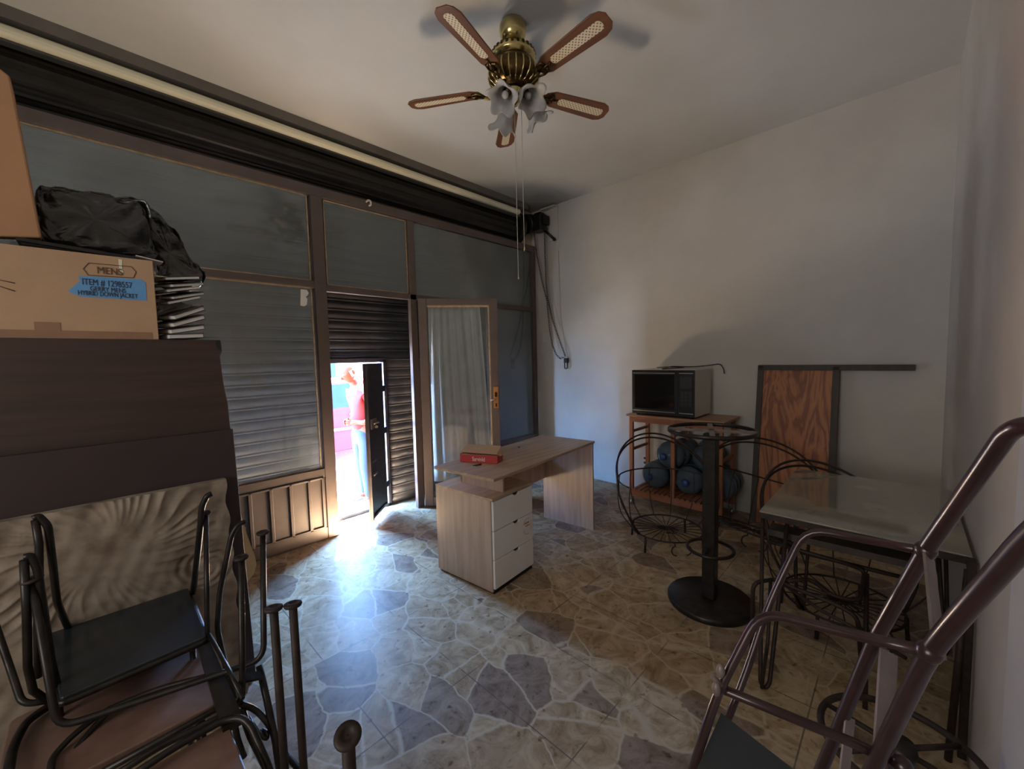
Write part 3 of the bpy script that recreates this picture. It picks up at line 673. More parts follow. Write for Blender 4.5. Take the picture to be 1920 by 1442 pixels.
pc = [at(1232, 689, z=zt), at(1255, 688, z=zt+.01), at(1285, 689, z=zt), at(1262, 691, z=zt), at(1240, 692, z=zt), at(1260, 687, z=zt+.012), at(1300, 688, z=zt+.01), (4.05, 1.34, zt+.02), (4.11, 1.25, zt+.035), (4.13, 1.225, zt-.01), (4.135, 1.22, zt-.06)]
pcs = fillet([Vector(p) for p in pc], .05)
MB().tube(pcs, .0045, 8).build('power_cord', M['black'], mw)
# water jugs lying on the slatted shelf, caps to the room
def jug():
    r = .132; t = thing('water_jug', (0, 0, 0))
    # lies along +x: cap at -x
    mt = Matrix.Rotation(R(-90), 4, 'Y')
    prof = [(.001, -.20), (.115, -.20), (r, -.18), (r, -.09), (r-.008, -.08), (r-.008, -.065), (r, -.055), (r, .02), (r-.008, .03), (r-.008, .045), (r, .055), (r, .10), (.12, .135), (.085, .165), (.045, .185), (.030, .195), (.028, .225), (.001, .226)]
    MB().lathe(prof, (0, 0, 0), 40, mt).build('bottle', M['jug'], t)
    MB().lathe([(.001, .232), (.024, .232), (.032, .222), (.033, .200), (.031, .196), (.001, .196)], (0, 0, 0), 24, mt).build('cap', M['jugcap'], t)
    return t
jl = [((3.93, 1.745, .172+.133), -6, 0, 'blue water jug lying nearest the left legs on the cart shelf'),
      ((3.95, 1.445, .172+.133), 5, 0, 'blue water jug lying in the middle of the cart shelf'),
      ((3.94, 1.17, .172+.133), 3, 0, 'blue water jug lying on the cart shelf behind the steel post'),
      ((3.92, 1.585, .172+.133+.222), -10, 0, 'blue water jug resting on top of two others in the cart'),
      ((3.98, 1.30, .172+.133+.232), 12, 0, 'blue water jug at the back on top of the jug pile')]
j0 = jug()
for i, (p, rz, rx, lab) in enumerate(jl):
    j = j0 if i == 0 else copy_tree(j0); j.location = p; j.rotation_euler = (R(rx), 0, R(rz)); tag(j, lab, 'water jug', 'blue water jugs in the cart')
# ---- panel with a long rail leaning on the wall
pn = thing('framed_panel', (4.05, .65, 0), 'dark framed plywood panel with a long top rail leaning on the right wall', 'panel')
def wl(y, z, off=0):  # leaning plane: top touches the wall, foot stands out
    return Vector((4.165-.20*(1-z/1.38)-off, y, z))
def slab(b, y0, y1, z0, z1, t, off=0):
    b.prism([wl(y0, z0, off), wl(y1, z0, off), wl(y1, z1, off), wl(y0, z1, off)], (-t, 0, 0)); return b
ya = at(1421, 685, x=4.13).y; yb = at(1575, 690, x=4.13).y
slab(MB(), ya-.045, ya, .02, 1.378, .03).build('stile', M['darkframe'], pn, bevel=.002)
slab(MB(), yb, yb+.045, .02, 1.37, .03).build('stile', M['darkframe'], pn, bevel=.002)
slab(MB(), -.055, ya, 1.335, 1.38, .03).build('top_rail', M['darkframe'], pn, bevel=.002)
slab(MB(), yb+.045, ya-.045, .02, 1.335, .010, .008).build('plywood_panel', M['oakpanel'], pn)
from mathutils import noise as mnoise
# ================================================================== bar pedestal without a top
px_, py_ = 2.50, .805
ped = thing('table_pedestal', (px_, py_, 0), 'black steel bar table pedestal without a top, on a round base plate', 'table base')
MB().lathe([(.001, 0), (.232, 0), (.236, .006), (.236, .028), (.228, .036), (.001, .038)], (px_, py_, 0), 64).build('base_plate', M['steelblack'], ped)
MB().box((px_-.036, py_-.036, .037), (px_+.036, py_+.036, 1.03)).build('post', M['steelblack'], ped, bevel=.006)
MB().tube(arc((px_, py_, .335), (.125, 0, 0), (0, .125, 0), 0, 350, 40), .010, 8, closed=True).rod((px_-.125, py_, .335), (px_-.03, py_, .335), .009).rod((px_+.03, py_, .335), (px_+.125, py_, .335), .009).build('foot_ring', M['steelblack'], ped)
b = MB().tube(arc((px_, py_, 1.045), (.235, 0, 0), (0, .235, 0), 0, 354, 60), .012, 8, closed=True, flat=(1, .5)); b.build('top_ring', M['steelblack'], ped)
b = MB()
for a in (20, 110):
    v = Vector((math.cos(R(a)), math.sin(R(a)), 0))*.232; c = Vector((px_, py_, 1.038)); n_ = Vector((-v.y, v.x, 0)).normalized()*.014
    b.prism([c-v-n_, c+v-n_, c+v+n_, c-v+n_], (0, 0, .014))
b.build('cross_bars', M['flatbar'], ped)

# ================================================================== wire basket chairs
def basket(name='wire_chair'):
    t = thing(name, (0, 0, 0)); zs, rs = .12, .265; zr, rr = .50, .37
    m = M['rust']
    b = MB().tube(arc((0, 0, zs), (rs, 0, 0), (0, rs, 0), 0, 355, 56), .0065, 6, closed=True)
    for i in range(24):
        a = 2*math.pi*i/24; b.rod((0, 0, zs), (rs*math.cos(a), rs*math.sin(a), zs), .0032, 5)
    for s in (-1, 1):   # scrolls in the middle
        b.tube([(.02*0+s*.015+s*.055*math.cos(th)*(1-th/12), -.09+.05*math.sin(th)*(1-th/12), zs+.006) for th in [k*.45 for k in range(14)]], .004, 5)
    b.build('seat', m, t)
    # back rail: a hoop round the back half, the top hoop rising over it
    b = MB(); b.tube([(rr*math.cos(R(a)), rr*math.sin(R(a)), zr) for a in range(-25, 206, 6)], .006, 6)
    N = 9
    for i in range(N):
        a = R(-25+230*i/(N-1)); c, s_ = math.cos(a), math.sin(a)
        pts = [(rr*c, rr*s_, zr), (rr*1.03*c, rr*1.03*s_, zr-.12), (rr*.97*c, rr*.97*s_, zs+.12), (rs*1.06*c, rs*1.06*s_, zs+.02), (rs*c, rs*s_, zs)]
        b.tube(fillet(pts, .08, 3), .0038, 5)
    b.build('wire_back', m, t)
    def hoop(a, k, e): return (rr*1.02*math.cos(a), rr*(.98)*math.sin(a)*1.0+.02*k, zr-.36*abs(math.cos(a))**4+e*max(0, math.sin(a))**.8)
    for k, e in ((0, .31), (1, .27)):
        pts = [(-.255, -.10, zs), (-.33, -.08, zs+.14), (-.385, 0, zs+.30)] + [(rr*1.02*math.cos(R(a)), rr*math.sin(R(a))+.015*k, zr+e*math.sin(R(a))) for a in range(175, 4, -8)] + [(.385, 0, zs+.30), (.33, -.08, zs+.14), (.255, -.10, zs)]
        MB().tube(fillet(pts, .05, 3), .0075, 7).build('hoop', m, t)
    for a in (35, 145, 215, 325):
        c, s_ = math.cos(R(a))*rs, math.sin(R(a))*rs; MB().rod((c, s_, zs), (c*1.03, s_*1.03, 0), .009).build('leg', m, t)
    for s in (-1, 1):
        MB().tube([(s*.045, -rs, zs)]+[(s*(.045+.028*math.sin(th)*1.0), -rs-.02-.0, .085-.0-.052*(1-math.cos(th))*.5-.012*th*.5+.02) for th in [k*.5 for k in range(8)]], .005, 6).build('front_scroll', m, t)
    return t
wc = basket()
def place(o, loc, rot, label, cat, group=None): o.location = loc; o.rotation_euler = rot; tag(o, label, cat, group); return o
wcs = [((3.10, 1.33, 0), (0, 0, R(-45)), 'round wire basket chair standing upright in front of the wooden cart'),
       ((3.22, .78, .10), (R(-14), R(12), R(-75)), 'round wire basket chair tipped against the framed plywood panel'),
       ((2.80, .22, 0), (0, 0, R(-50)), 'round wire basket chair standing underneath the glass table')]
w2 = copy_tree(wc); w3 = copy_tree(wc)
for o, (l, r_, lab) in zip((wc, w2, w3), wcs): place(o, l, r_, lab, 'chair', 'wire basket chairs on the right')

# ================================================================== glass topped table by the near wall
gt = thing('glass_table', (2.63, .14, 0), 'dark iron table with a dusty glass top and hairpin legs by the right corner', 'table')
x0, x1, y0, y1, zt = 2.155, 3.10, -.195, .475, .745
MB().box((x0, y0, zt-.002), (x1, y1, zt+.004)).build('glass_top', M['tglass'], gt)
b = MB()
for lo, hi in (((x0, y0, zt-.03), (x0+.02, y1, zt-.003)), ((x1-.02, y0, zt-.03), (x1, y1, zt-.003)), ((x0, y0, zt-.03), (x1, y0+.02, zt-.003)), ((x0, y1-.02, zt-.03), (x1, y1, zt-.003))): b.box(lo, hi)
b.build('top_frame', M['rust'], gt)
b = MB(); yy = .14
b.box((x0+.35, y0, zt-.03), (x0+.375, y1, zt-.008)); b.box((x0+.47, y0, zt-.03), (x0+.49, y1, zt-.008)); b.box((x0+.60, y0, zt-.03), (x0+.62, y1, zt-.008)); b.box((x0, .0, zt-.03), (x1, .02, zt-.008))
b.tube(arc((x0+.62, .10, zt-.018), (.07, 0, 0), (0, .07, 0), 0, 350, 30), .005, 6, closed=True)
b.build('top_grille', M['rust'], gt)
def hairpin(cx_, cy_, bx_, by_, dx, dy, z1=zt-.03, r=.0085):
    return MB().tube(fillet([(cx_-dx, cy_-dy, z1), (bx_-dx*.35, by_-dy*.35, .035), (bx_, by_, r), (bx_+dx*.35, by_+dy*.35, .035), (cx_+dx, cy_+dy, z1)], .02, 4), r, 8)
hairpin(2.20, .42, 1.985, .405, .03, -.045).build('leg', M['rust'], gt)
hairpin(2.95, .42, 2.76, .395, .02, -.045).build('leg', M['rust'], gt)
hairpin(2.98, -.15, 2.80, -.185, .05, -.018).build('leg', M['rust'], gt)
MB().box((2.112, -.203, 0), (2.136, -.180, zt-.02)).build('leg', M['rust'], gt, bevel=.003)
b = MB(); b.box((2.11, -.203, zt-.03), (2.16, -.18, zt-.004)); b.rod((2.14, -.185, .70), (2.075, -.155, .0), .011); b.build('brace', M['rust'], gt)
# stool frame in front of the table
sf = thing('stool_frame', (2.35, .36, 0), 'bare iron stool frame with crossed rods standing in front of the glass table', 'stool')
m = M['rust']; Z = .44
A_ = at(1412, 1092, z=Z); B_ = at(1455, 1086, z=Z); C_ = at(1625, 1062, z=.50); D_ = at(1618, 1135, z=.40); E_ = at(1475, 1090, z=Z)
MB().tube(fillet([at(1409, 1232, z=.05), at(1412, 1092, z=Z), B_, at(1478, 1098, z=Z), at(1560, 1130, z=.44), at(1608, 1155, z=.43), at(1620, 1300, z=.05)], .045), .009, 8).build('frame_loop', m, sf)
MB().tube(fillet([E_, at(1520, 1085, z=.44), at(1560, 1118, z=.42), at(1612, 1128, z=.42), at(1622, 1070, z=.50), at(1590, 1058, z=.52), at(1440, 1015, z=.56)], .035), .009, 8).build('frame_loop', m, sf)
MB().tube([B_, at(1540, 1145, z=.42), at(1625, 1190, z=.40), at(1700, 1235, z=.38)], .007, 8).build('cross_rod', m, sf)
MB().tube(fillet([at(1625, 1075, z=.50), at(1622, 1330, z=.03)], .03), .009, 8).build('leg', m, sf)
MB().tube(fillet([at(1445, 1085, z=.45), at(1440, 1200, z=.28), at(1428, 1290, z=.02)], .03), .007, 8).build('leg', m, sf)
# dark boards shoved under the table
b = MB(); p, q = at(1440, 1003, z=.60), at(1712, 1068, z=.60); v = (q-p).normalized(); n_ = Vector((-v.y, v.x, 0))
MB().prism([p, q, q+n_*.10, p+n_*.10], (0, 0, .030)).build('tmp', M['darkframe'])
ob = bpy.data.objects['tmp']; ob.name = 'wooden_plank'; tag(ob, 'dark wooden plank resting on the rails below the glass table top', 'plank')
MB().tube([at(1500, 1035, z=.50), at(1722, 1090, z=.50)], .010, 8).build('lower_rail', M['rust'], gt)
# ---- low round base with spokes behind the trolley
rb = thing('ring_base', (1.40, -.02, 0), 'low round iron base with spokes on the floor by the near right wall', 'table base')
rc = Vector((1.40, -.02, .46))
MB().tube(arc(rc, (.165, 0, 0), (0, .165, 0), 0, 352, 48), .009, 8, closed=True).build('ring', M['rust'], rb)
b = MB()
for a in (15, 75, 135, 195, 255, 315): b.rod(rc, rc+Vector((.16*math.cos(R(a)), .16*math.sin(R(a)), 0)), .007)
b.build('spokes', M['rust'], rb)
MB().lathe([(.001, .44), (.032, .44), (.036, .46), (.03, .48), (.001, .482)], (rc.x, rc.y, 0), 20).build('hub', M['steelblack'], rb)
MB().rod((rc.x, rc.y, .02), (rc.x, rc.y, .45), .02, 14).build('stem', M['steelblack'], rb)
MB().lathe([(.001, 0), (.14, 0), (.14, .018), (.001, .022)], (rc.x, rc.y, 0), 32).build('foot', M['steelblack'], rb)

# ================================================================== maroon trolley in the near right corner
ht = thing('hand_trolley', (1.1, .15, 0), 'maroon tubular hand trolley leaning in the near right corner', 'trolley')
m = M['maroon']; r_ = .0118
J1 = at(1735, 1032, d=.70); K1 = at(1640, 1200, d=.78); L1 = at(1540, 1442, d=.90)
A0 = [at(1960, 796, d=.52), at(1915, 798, d=.54), at(1888, 812, d=.56), at(1780, 968, d=.66), J1, K1, L1]; e = (L1-K1).normalized(); A0.append(L1+e*((L1.z-.03)/-e.z))
MB().tube(fillet(A0, .04), r_, 14).build('side_rail', m, ht)
J2 = at(1742, 1222, d=.565); K2 = at(1690, 1330, d=.63); L2 = at(1636, 1442, d=.70)
B0 = [at(1990, 955, d=.40), at(1925, 1012, d=.44), at(1830, 1120, d=.51), J2, K2, L2]; e = (L2-K2).normalized(); B0.append(L2+e*((L2.z-.03)/-e.z))
MB().tube(fillet(B0, .05), r_, 14).build('side_rail', m, ht)
# rungs of flat bar
def flat(a, b_, w=.018, t=.004, n_=None):
    a = Vector(a); b_ = Vector(b_); v = (b_-a).normalized(); s = v.cross(CF).normalized()*w/2*1.0; h = v.cross(s).normalized()*t
    return MB().prism([a-s, b_-s, b_+s, a+s], h)
flat(at(1738, 1040, d=.70), at(1757, 1222, d=.572), .030).build('rung', M['flatbar'], ht)
flat(at(1664, 1222, d=.77), at(1652, 1425, d=.70), .036).build('rung', M['flatbar'], ht)
flat(at(1592, 1345, d=.84), at(1578, 1480, d=.80), .020).build('rung', M['flatbar'], ht)
# upper and lower hoop frames of the folding tray
U1 = [J1, at(1560, 1000, d=.84), at(1510, 990, d=.88), at(1478, 1045, d=.88), at(1440, 1135, d=.88), at(1370, 1300, d=.86), at(1300, 1480, d=.86)]
MB().tube(fillet([U1[0], at(1622, 1013, d=.80), U1[2], U1[4], at(1400, 1260, d=.87), at(1355, 1372, d=.86)], .07), .0072, 12).build('tray_hoop', m, ht)
U2 = [J2, at(1600, 1190, d=.64), at(1425, 1145, d=.75), at(1372, 1258, d=.76), at(1350, 1292, d=.76), at(1290, 1470, d=.76)]
MB().tube(fillet([U2[0], U2[1], U2[2], at(1345, 1300, d=.76), U2[5]], .045), .0080, 12).build('tray_hoop', m, ht)
MB().tube([at(1350, 1290, d=.765), at(1500, 1352, d=.74), at(1605, 1395, d=.71), at(1690, 1438, d=.68)], .0085, 12).build('cross_bar', m, ht)
for q_, s_ in ((J1, .016), (J2, .0155), (at(1350, 1288, d=.762), .012), (at(1692, 1436, d=.675), .015)): MB().ball(q_, s_, 14).build('weld_joint', m, ht)
T = [at(1352, 1342, d=.80), at(1480, 1442, d=.74), at(1520, 1480, d=.72), at(1280, 1510, d=.72)]
MB().prism(T, (0, 0, .006)).build('tray_plate', M['blackseat'], ht)
b = MB(); w = at(1352, 1284, d=.755); w2_ = at(1335, 1268, d=.75); b.rod(w, w2_, .0045)
for s in ((1351, 1258), (1343, 1292)):
    c = at(*s, d=.75); b.ball(c, .014, 12, (.55, .55, 1))
b.build('wing_nut', M['flatbar'], ht)

# ================================================================== left: standing boards, boxes, bag
cb = thing('cabinet', (-.55, 2.6, 0), 'tall dark walnut cabinet with chipped right edge behind the leaning board', 'cabinet')
YC = 2.30
def P2(px, py, y): return at(px, py, y=y)
rt = P2(413, 638, YC); zt_ = rt.z
edge = [(rt.x, zt_), (rt.x+.004, zt_-.05), (rt.x-.006, zt_-.075), (rt.x+.0, zt_-.20), (rt.x+.012, zt_-.30), (rt.x+.014, zt_-.42), (rt.x+.02, 0)]
MB().prism([(-1.35, YC, 0), (-1.35, YC, zt_)]+[(x, YC, z) for x, z in edge[:]], (0, .018, 0)).build('front_panel', M['darkwood'], cb)
b = MB(); b.box((-1.35, YC+.018, 0), (rt.x-.02, YC+.45, zt_-.002)); b.build('carcass', M['darkwood'], cb)
MB().prism([(rt.x-.018, YC-.001, zt_), (rt.x, YC-.001, zt_), (rt.x+.003, YC-.001, zt_-.035), (rt.x-.010, YC-.001, zt_-.05), (rt.x-.02, YC-.001, zt_-.02)], (0, .004, 0)).build('chipped_corner', M['black'], cb)
# leaning dark board
lt = P2(438, 805, 2.25); lb = at(483, 1262, y=2.16)
b = MB(); b.prism([(-1.3, 2.19, 0), (lb.x, 2.19, 0), (lt.x, 2.262, lt.z), (-1.3, 2.262, lt.z)], (0, .022, 0))
tag(b.build('leaning_board', M['darkboard'], bevel=.002), 'plain dark brown board leaning against the front of the cabinet', 'board')
# carved relief slab in front of it
def relmat():
    m_, n, l, bs = nodes('carved_shell_relief'); tc = n.new('ShaderNodeTexCoord')
    def val(op, a, b_=None):
        q = n.new('ShaderNodeMath'); q.operation = op
        for i, s in enumerate((a, b_)):
            if s is None: continue
            if isinstance(s, (int, float)): q.inputs[i].default_value = s
            else: l.new(s, q.inputs[i])
        return q.outputs[0]
    sx = n.new('ShaderNodeSeparateXYZ'); l.new(tc.outputs['Object'], sx.inputs[0])
    nz = n.new('ShaderNodeTexNoise'); nz.inputs['Scale'].default_value = 9; nz.inputs['Detail'].default_value = 8; l.new(tc.outputs['Object'], nz.inputs['Vector'])
    cr = n.new('ShaderNodeValToRGB'); l.new(nz.outputs[0], cr.inputs[0]); cr.color_ramp.elements[0].color = (.17, .125, .092, 1); cr.color_ramp.elements[1].color = (.32, .26, .205, 1); cr.color_ramp.elements[0].position = .35; cr.color_ramp.elements[1].position = .6
    l.new(cr.outputs[0], bs.inputs['Base Color']); bs.inputs['Roughness'].default_value = .95
    bp = n.new('ShaderNodeBump'); bp.inputs['Strength'].default_value = .5; bp.inputs['Distance'].default_value = .012; l.new(nz.outputs[0], bp.inputs['Height']); l.new(bp.outputs[0], bs.inputs['Normal']); return m_
M['relief'] = relmat()
def relz(u, v):
    """height of the carving: fine locks fanning out from a smooth boss, like a mane or shell"""
    h = 0; cc = at(205, 1040, y=2.17); dx, dz = u-cc.x, v-cc.z; rr = math.hypot(dx, dz*1.15); a = math.atan2(dz, dx)
    k = math.exp(-((rr-.27)/.09)**2)*(1 if dz > -.1 else max(0, 1+(dz+.1)*5))
    sk = math.sin(a*19+2.2*math.sin(rr*15)+1.5*math.sin(a*5))
    h += .0075*k*(1-abs(sk))**1.5*1.4
    dx, dz = u-.30, v-.62; rr = math.hypot(dx*.8, dz); a = math.atan2(dz, dx)
    h += .005*math.exp(-((rr-.06)/.035)**2)*math.sin(rr*230+4*a)
    h += .0025*math.sin(u*23+5*math.sin(v*9))*math.sin(v*31+3*math.sin(u*13))
    h -= .016*math.exp(-((u-cc.x+.03)**2+(v-cc.z-.19)**2)/.0016)
    h += .016*math.exp(-((u-cc.x)**2*1.6+(v-cc.z+.02)**2*2)/.05)
    h += .0022*math.sin(u*71+v*37)*math.sin(v*83-u*29)
    return h
rr_ = P2(418, 900, 2.19)
WR, HR = 1.15, rr_.z
xl = rr_.x-WR
def relp(i, j, off=0):
    u, v = i/260, j/190; x = xl+WR*u; z = HR*v
    yb = 2.125+.085*v
    e = .0 if 0 < i < 260 and j < 190 else 0
    lump = .004*math.sin(z*60+i)*(1 if i == 260 else 0)
    if i == 260: x += .01+.006*math.sin(z*41)+.012*max(0, 1-z*1.2)
    return Vector((x, yb - .010 - relz(x, z)+e + off, z))
b = MB(); b.sheet([[relp(i, j) for i in range(261)] for j in range(191)])
b.sheet([[Vector((relp(i, j).x, 2.15+.085*j/190, relp(i, j).z)) for i in (0, 130, 260)] for j in range(191)])
b.sheet([[relp(260, j), Vector((relp(260, j).x, 2.15+.085*j/190, relp(260, j).z))] for j in range(191)])
b.sheet([[relp(i, 190), Vector((relp(i, 190).x, 2.15+.085, HR))] for i in range(261)])
tag(b.build('relief_slab', M['relief']), 'pale carved plaster relief slab leaning against the dark brown board', 'relief')
# yellow round-ended board behind them
yp = [(449, 962), (462, 1000), (478, 1040), (481, 1058), (474, 1078), (462, 1090), (440, 1100), (430, 1080), (438, 1000)]
b = MB(); pts = []
for (px, py) in yp:
    g_ = at(px, py, y=2.95); pts.append(g_)
zmin = min(p.z for p in pts); tp = [Vector((p.x, 2.95+.25*(p.z-zmin), p.z-zmin+.002)) for p in pts]
b.prism([at(449, 955, y=2.98), at(462, 1000, y=2.96), at(478, 1042, y=2.94), at(481, 1058, y=2.93), at(476, 1076, y=2.92), at(466, 1088, y=2.915), (.50, 2.91, .0), (.42, 2.91, .002), (.30, 2.95, .3)], (0, .012, 0))
tag(b.build('surf_shaped_board', M['plywood']), 'yellowish board with a rounded end peeking out right of the dark boards', 'board')

# big cardboard box on top of the cabinet
YBX = 2.30; z0 = zt_; br = at(298, 636, y=YBX); tr_ = at(293, 490, y=YBX)
bxn = thing('cardboard_box', (-.3, 2.45, z0), 'large brown cardboard box with a blue label on top of the cabinet', 'box')
zt2 = tr_.z
b = MB(); b.box((-.62, YBX, z0), (br.x, YBX+.36, z0+.004)); b.box((-.62, YBX, z0), (br.x, YBX+.004, zt2)); b.box((-.62, YBX+.356, z0), (br.x, YBX+.36, zt2)); b.box((-.62, YBX, z0), (-.616, YBX+.36, zt2)); b.box((br.x-.004, YBX, z0), (br.x, YBX+.36, zt2))
b.build('carton', M['cardboard'], bxn, bevel=.002)
MB().box((-.60, YBX-.0012, z0+.002), (br.x-.02, YBX, z0+.030)).build('tape', M['cardtape'], bxn)
p = at(88, 618, y=YBX); MB().box((p.x-.03, YBX-.0015, z0+.01), (p.x+.035, YBX-.0002, z0+.06)).build('tape_patch', M['cardtape'], bxn)
def onb(px, py): return at(px, py, y=YBX-.0012)
lab = MB().prism([onb(127, 546), onb(150, 527), onb(147, 517), onb(265, 524), onb(273, 530), onb(275, 564), onb(150, 556)], (0, .0008, 0)).build('blue_label', M['blue'], bxn)
def tline(name, body, pxc, pyc, size, par, m_, sx=1): 
    c = at(pxc, pyc, y=YBX-.0022); return text(name, body, size, Matrix.Translation(c) @ Matrix.Rotation(R(90), 4, 'X'), m_, par, sx=sx)
tline('lettering', 'ITEM # 1298557', 202, 532, .034, lab, M['ink'], .62); tline('lettering', 'GERRY MENS', 203, 543.5, .025, lab, M['ink'], .70); tline('lettering', 'HYBRID DOWN JACKET', 204, 552.5, .025, lab, M['ink'], .63)
tline('lettering', 'MENS', 206, 509, .038, bxn, M['inkbrown'], .78)
hx = [onb(156, 504), onb(166, 493), onb(246, 500), onb(255, 510), onb(250, 521), onb(165, 516)]
MB().tube(hx, .0014, 5, closed=True).build('printed_outline', M['inkbrown'], bxn)
for k_, py in enumerate((533, 545)): MB().tube([onb(0, py-8), onb(28, py+(1 if k_ else -2))], .0016, 4).build('printed_mark', M['inkbrown'], bxn)
b = MB(); b.prism([onb(222, 486), onb(229, 487), onb(229, 505), onb(232, 512), onb(224, 510)], (0, .001, 0)); b.build('tape_scrap', M['cream'], bxn)
# tall orange-brown carton leaning at the left edge of the picture
zc = zt2+.022; 
b = MB(); pr_ = [at(-160, 40, y=2.36), at(0, 128, y=2.36), at(18, 142, y=2.36), at(24, 165, y=2.36), at(78, 446, y=2.36), at(-160, 438, y=2.36)]
b.prism(pr_, (0, .05, 0)); tag(b.build('folded_carton', M['cardboard2'], bevel=.006), 'tall folded orange-brown cardboard standing at the left edge on the large box', 'cardboard')
# black folders lying on the box rim
b = MB()
for (a0, a1, zz, yy) in (((-60, 462), (60, 468), .012, 2.31), ((30, 450), (200, 478), .004, 2.33), ((40, 458), (255, 486), .0, 2.35)):
    p, q = at(*a0, y=yy), at(*a1, y=yy); b.prism([p, q, q+Vector((0, .25, 0)), p+Vector((0, .25, 0))], (0, 0, .012))
tag(b.build('black_folders', M['black']), 'loose black plastic folders lying on the open top of the large box', 'folder')
# black bin bag
def bagshape(out, ydep, yth, name, label, folds, mtl, seed, nlev=9):
    rnd = random.Random(seed); n = len(out); c2 = Vector((sum(p[0] for p in out)/n, sum(p[1] for p in out)/n, 0))
    # resample outline
    P_ = []
    for i in range(n):
        a, b_ = out[i], out[(i+1) % n]
        for k in range(8): t = k/8; P_.append((a[0]*(1-t)+b_[0]*t, a[1]*(1-t)+b_[1]*t))
    N = len(P_)
    for _ in range(3): P_ = [((P_[i-1][0]+2*P_[i][0]+P_[(i+1) % N][0])/4, (P_[i-1][1]+2*P_[i][1]+P_[(i+1) % N][1])/4) for i in range(N)]
    rings = []
    L_ = 22
    for j in range(-L_, L_+1):
        t = j/L_; s = math.sqrt(max(0, 1-abs(t)**4)); row = []
        for i, (px, py) in enumerate(P_):
            x = c2.x+(px-c2.x)*max(.02, s); y = c2.y+(py-c2.y)*max(.02, s)
            w = at(x, y, y=ydep)
            q = Vector((w.x*5+w.z*4, t*2.2, w.z*9-w.x*2))+Vector((seed, 0, 0)); q2 = Vector((w.x*16, t*4, w.z*22+w.x*8))
            fold = (abs(mnoise.noise(q))*.075 + abs(mnoise.noise(q2))*.030 + abs(mnoise.noise(q2*2.3))*.012)*(.35+.65*s) - .012
            row.append(w+Vector((fold*.3*(1 if px > c2.x else -1)*s, yth*t*1.0 + (fold if t > 0 else -fold)*1.0, fold*.45*s)))
        rings.append(row)
    b = MB(); b.sheet(rings, closed_u=True); b.bm.faces.new([v for v in b.bm.verts[:N]][::-1])
    return tag(b.build(name, mtl), label, 'bag')
fl = [(34, 61, .2, .010), (75, -48, 1.1, .006), (15, 120, 2.0, .004), (140, 90, .4, .0028), (-90, 190, .7, .002)]
bagshape([(66, 366), (95, 362), (160, 366), (215, 378), (262, 388), (272, 400), (285, 480), (290, 492), (150, 482), (90, 470), (75, 440)], 2.52, .09, 'bin_bag', 'crumpled black plastic bag lying on top of the large cardboard box', fl, M['bag'], 3)
bagshape([(258, 388), (290, 395), (318, 430), (350, 480), (376, 520), (374, 545), (350, 552), (300, 540), (296, 500), (282, 478), (268, 440)], 2.70, .06, 'bin_bag', 'grey-black plastic bag draped behind the right edge of the large box', [(60, 18, .4, .008), (110, 30, 1, .004)], M['bag'], 5)
# booklets stacked at the right end of the box, on the cabinet
def booklet(c, rot, w, d, t, name, lab):
    mt = Matrix.Translation(c) @ rot.to_matrix().to_4x4(); ORGt = thing(name, c, lab, 'booklet', 'booklets beside the large box')
    MB().box((-w/2, -d/2, 0), (w/2, d/2, t*.16), mt).box((-w/2, -d/2, t*.84), (w/2, d/2, t), mt).build('cover', M['cover'], ORGt)
    MB().box((-w/2+.004, -d/2+.003, t*.16), (w/2-.003, d/2-.003, t*.84), mt).build('pages', M['paper'], ORGt)
zz = z0
specs = [((.292, 2.40, zz+.006), (0, R(-4), R(10)), 'dark booklet at the very bottom of the slumped pile right of the box'),
         ((.296, 2.40, zz+.040), (R(2), R(-12), R(12)), 'dark booklet second from the bottom of the slumped pile'),
         ((.300, 2.40, zz+.078), (R(2), R(-20), R(14)), 'dark booklet in the middle of the slumped pile'),
         ((.300, 2.40, zz+.116), (R(3), R(-24), R(16)), 'dark booklet with broad black cover on top of the lower pile')]
for c, rt_, lab_ in specs: booklet(c, Euler(rt_), .13, .20, .022, 'booklet', lab_)
for i in range(5): booklet((.300+.006*(i % 2), 2.42, zz+.178+.024*i), Euler((R(3+2*(i % 2)), R(-18+2*i), R(10+7*(i*i % 4)))), .13, .18, .014, 'booklet', ['lowest', 'second', 'third', 'fourth', 'topmost'][i]+' white-edged booklet of the pile under the draped bag')
b = MB(); g = []
for j in range(14):
    row = []
    for i in range(14):
        u, v = i/13, j/13; w = at(300+60*u-8*v, 555+40*v+14*u, y=2.40); row.append(w+Vector((0, .012*math.sin(u*11+v*4)+.02*v, .01*math.sin(v*9+u*5))))
    g.append(row)
tag(MB().sheet(g).build('grey_cloth', M['cloth'], solid=.003), 'crumpled pale grey cloth hanging between the booklets beside the box', 'cloth')
for k_, (a, c, lab_) in enumerate((((255, 480), (306, 492), 'white card lying on the top right corner of the large box'), ((292, 518), (345, 524), 'white card sticking out behind the right edge of the large box'))):
    p, q = at(*a, y=2.33), at(*c, y=2.36)
    tag(MB().prism([p, q, q+Vector((0, .10, .005)), p+Vector((0, .12, .0))], (0, 0, .004)).build('white_card', M['paper']), lab_, 'card')
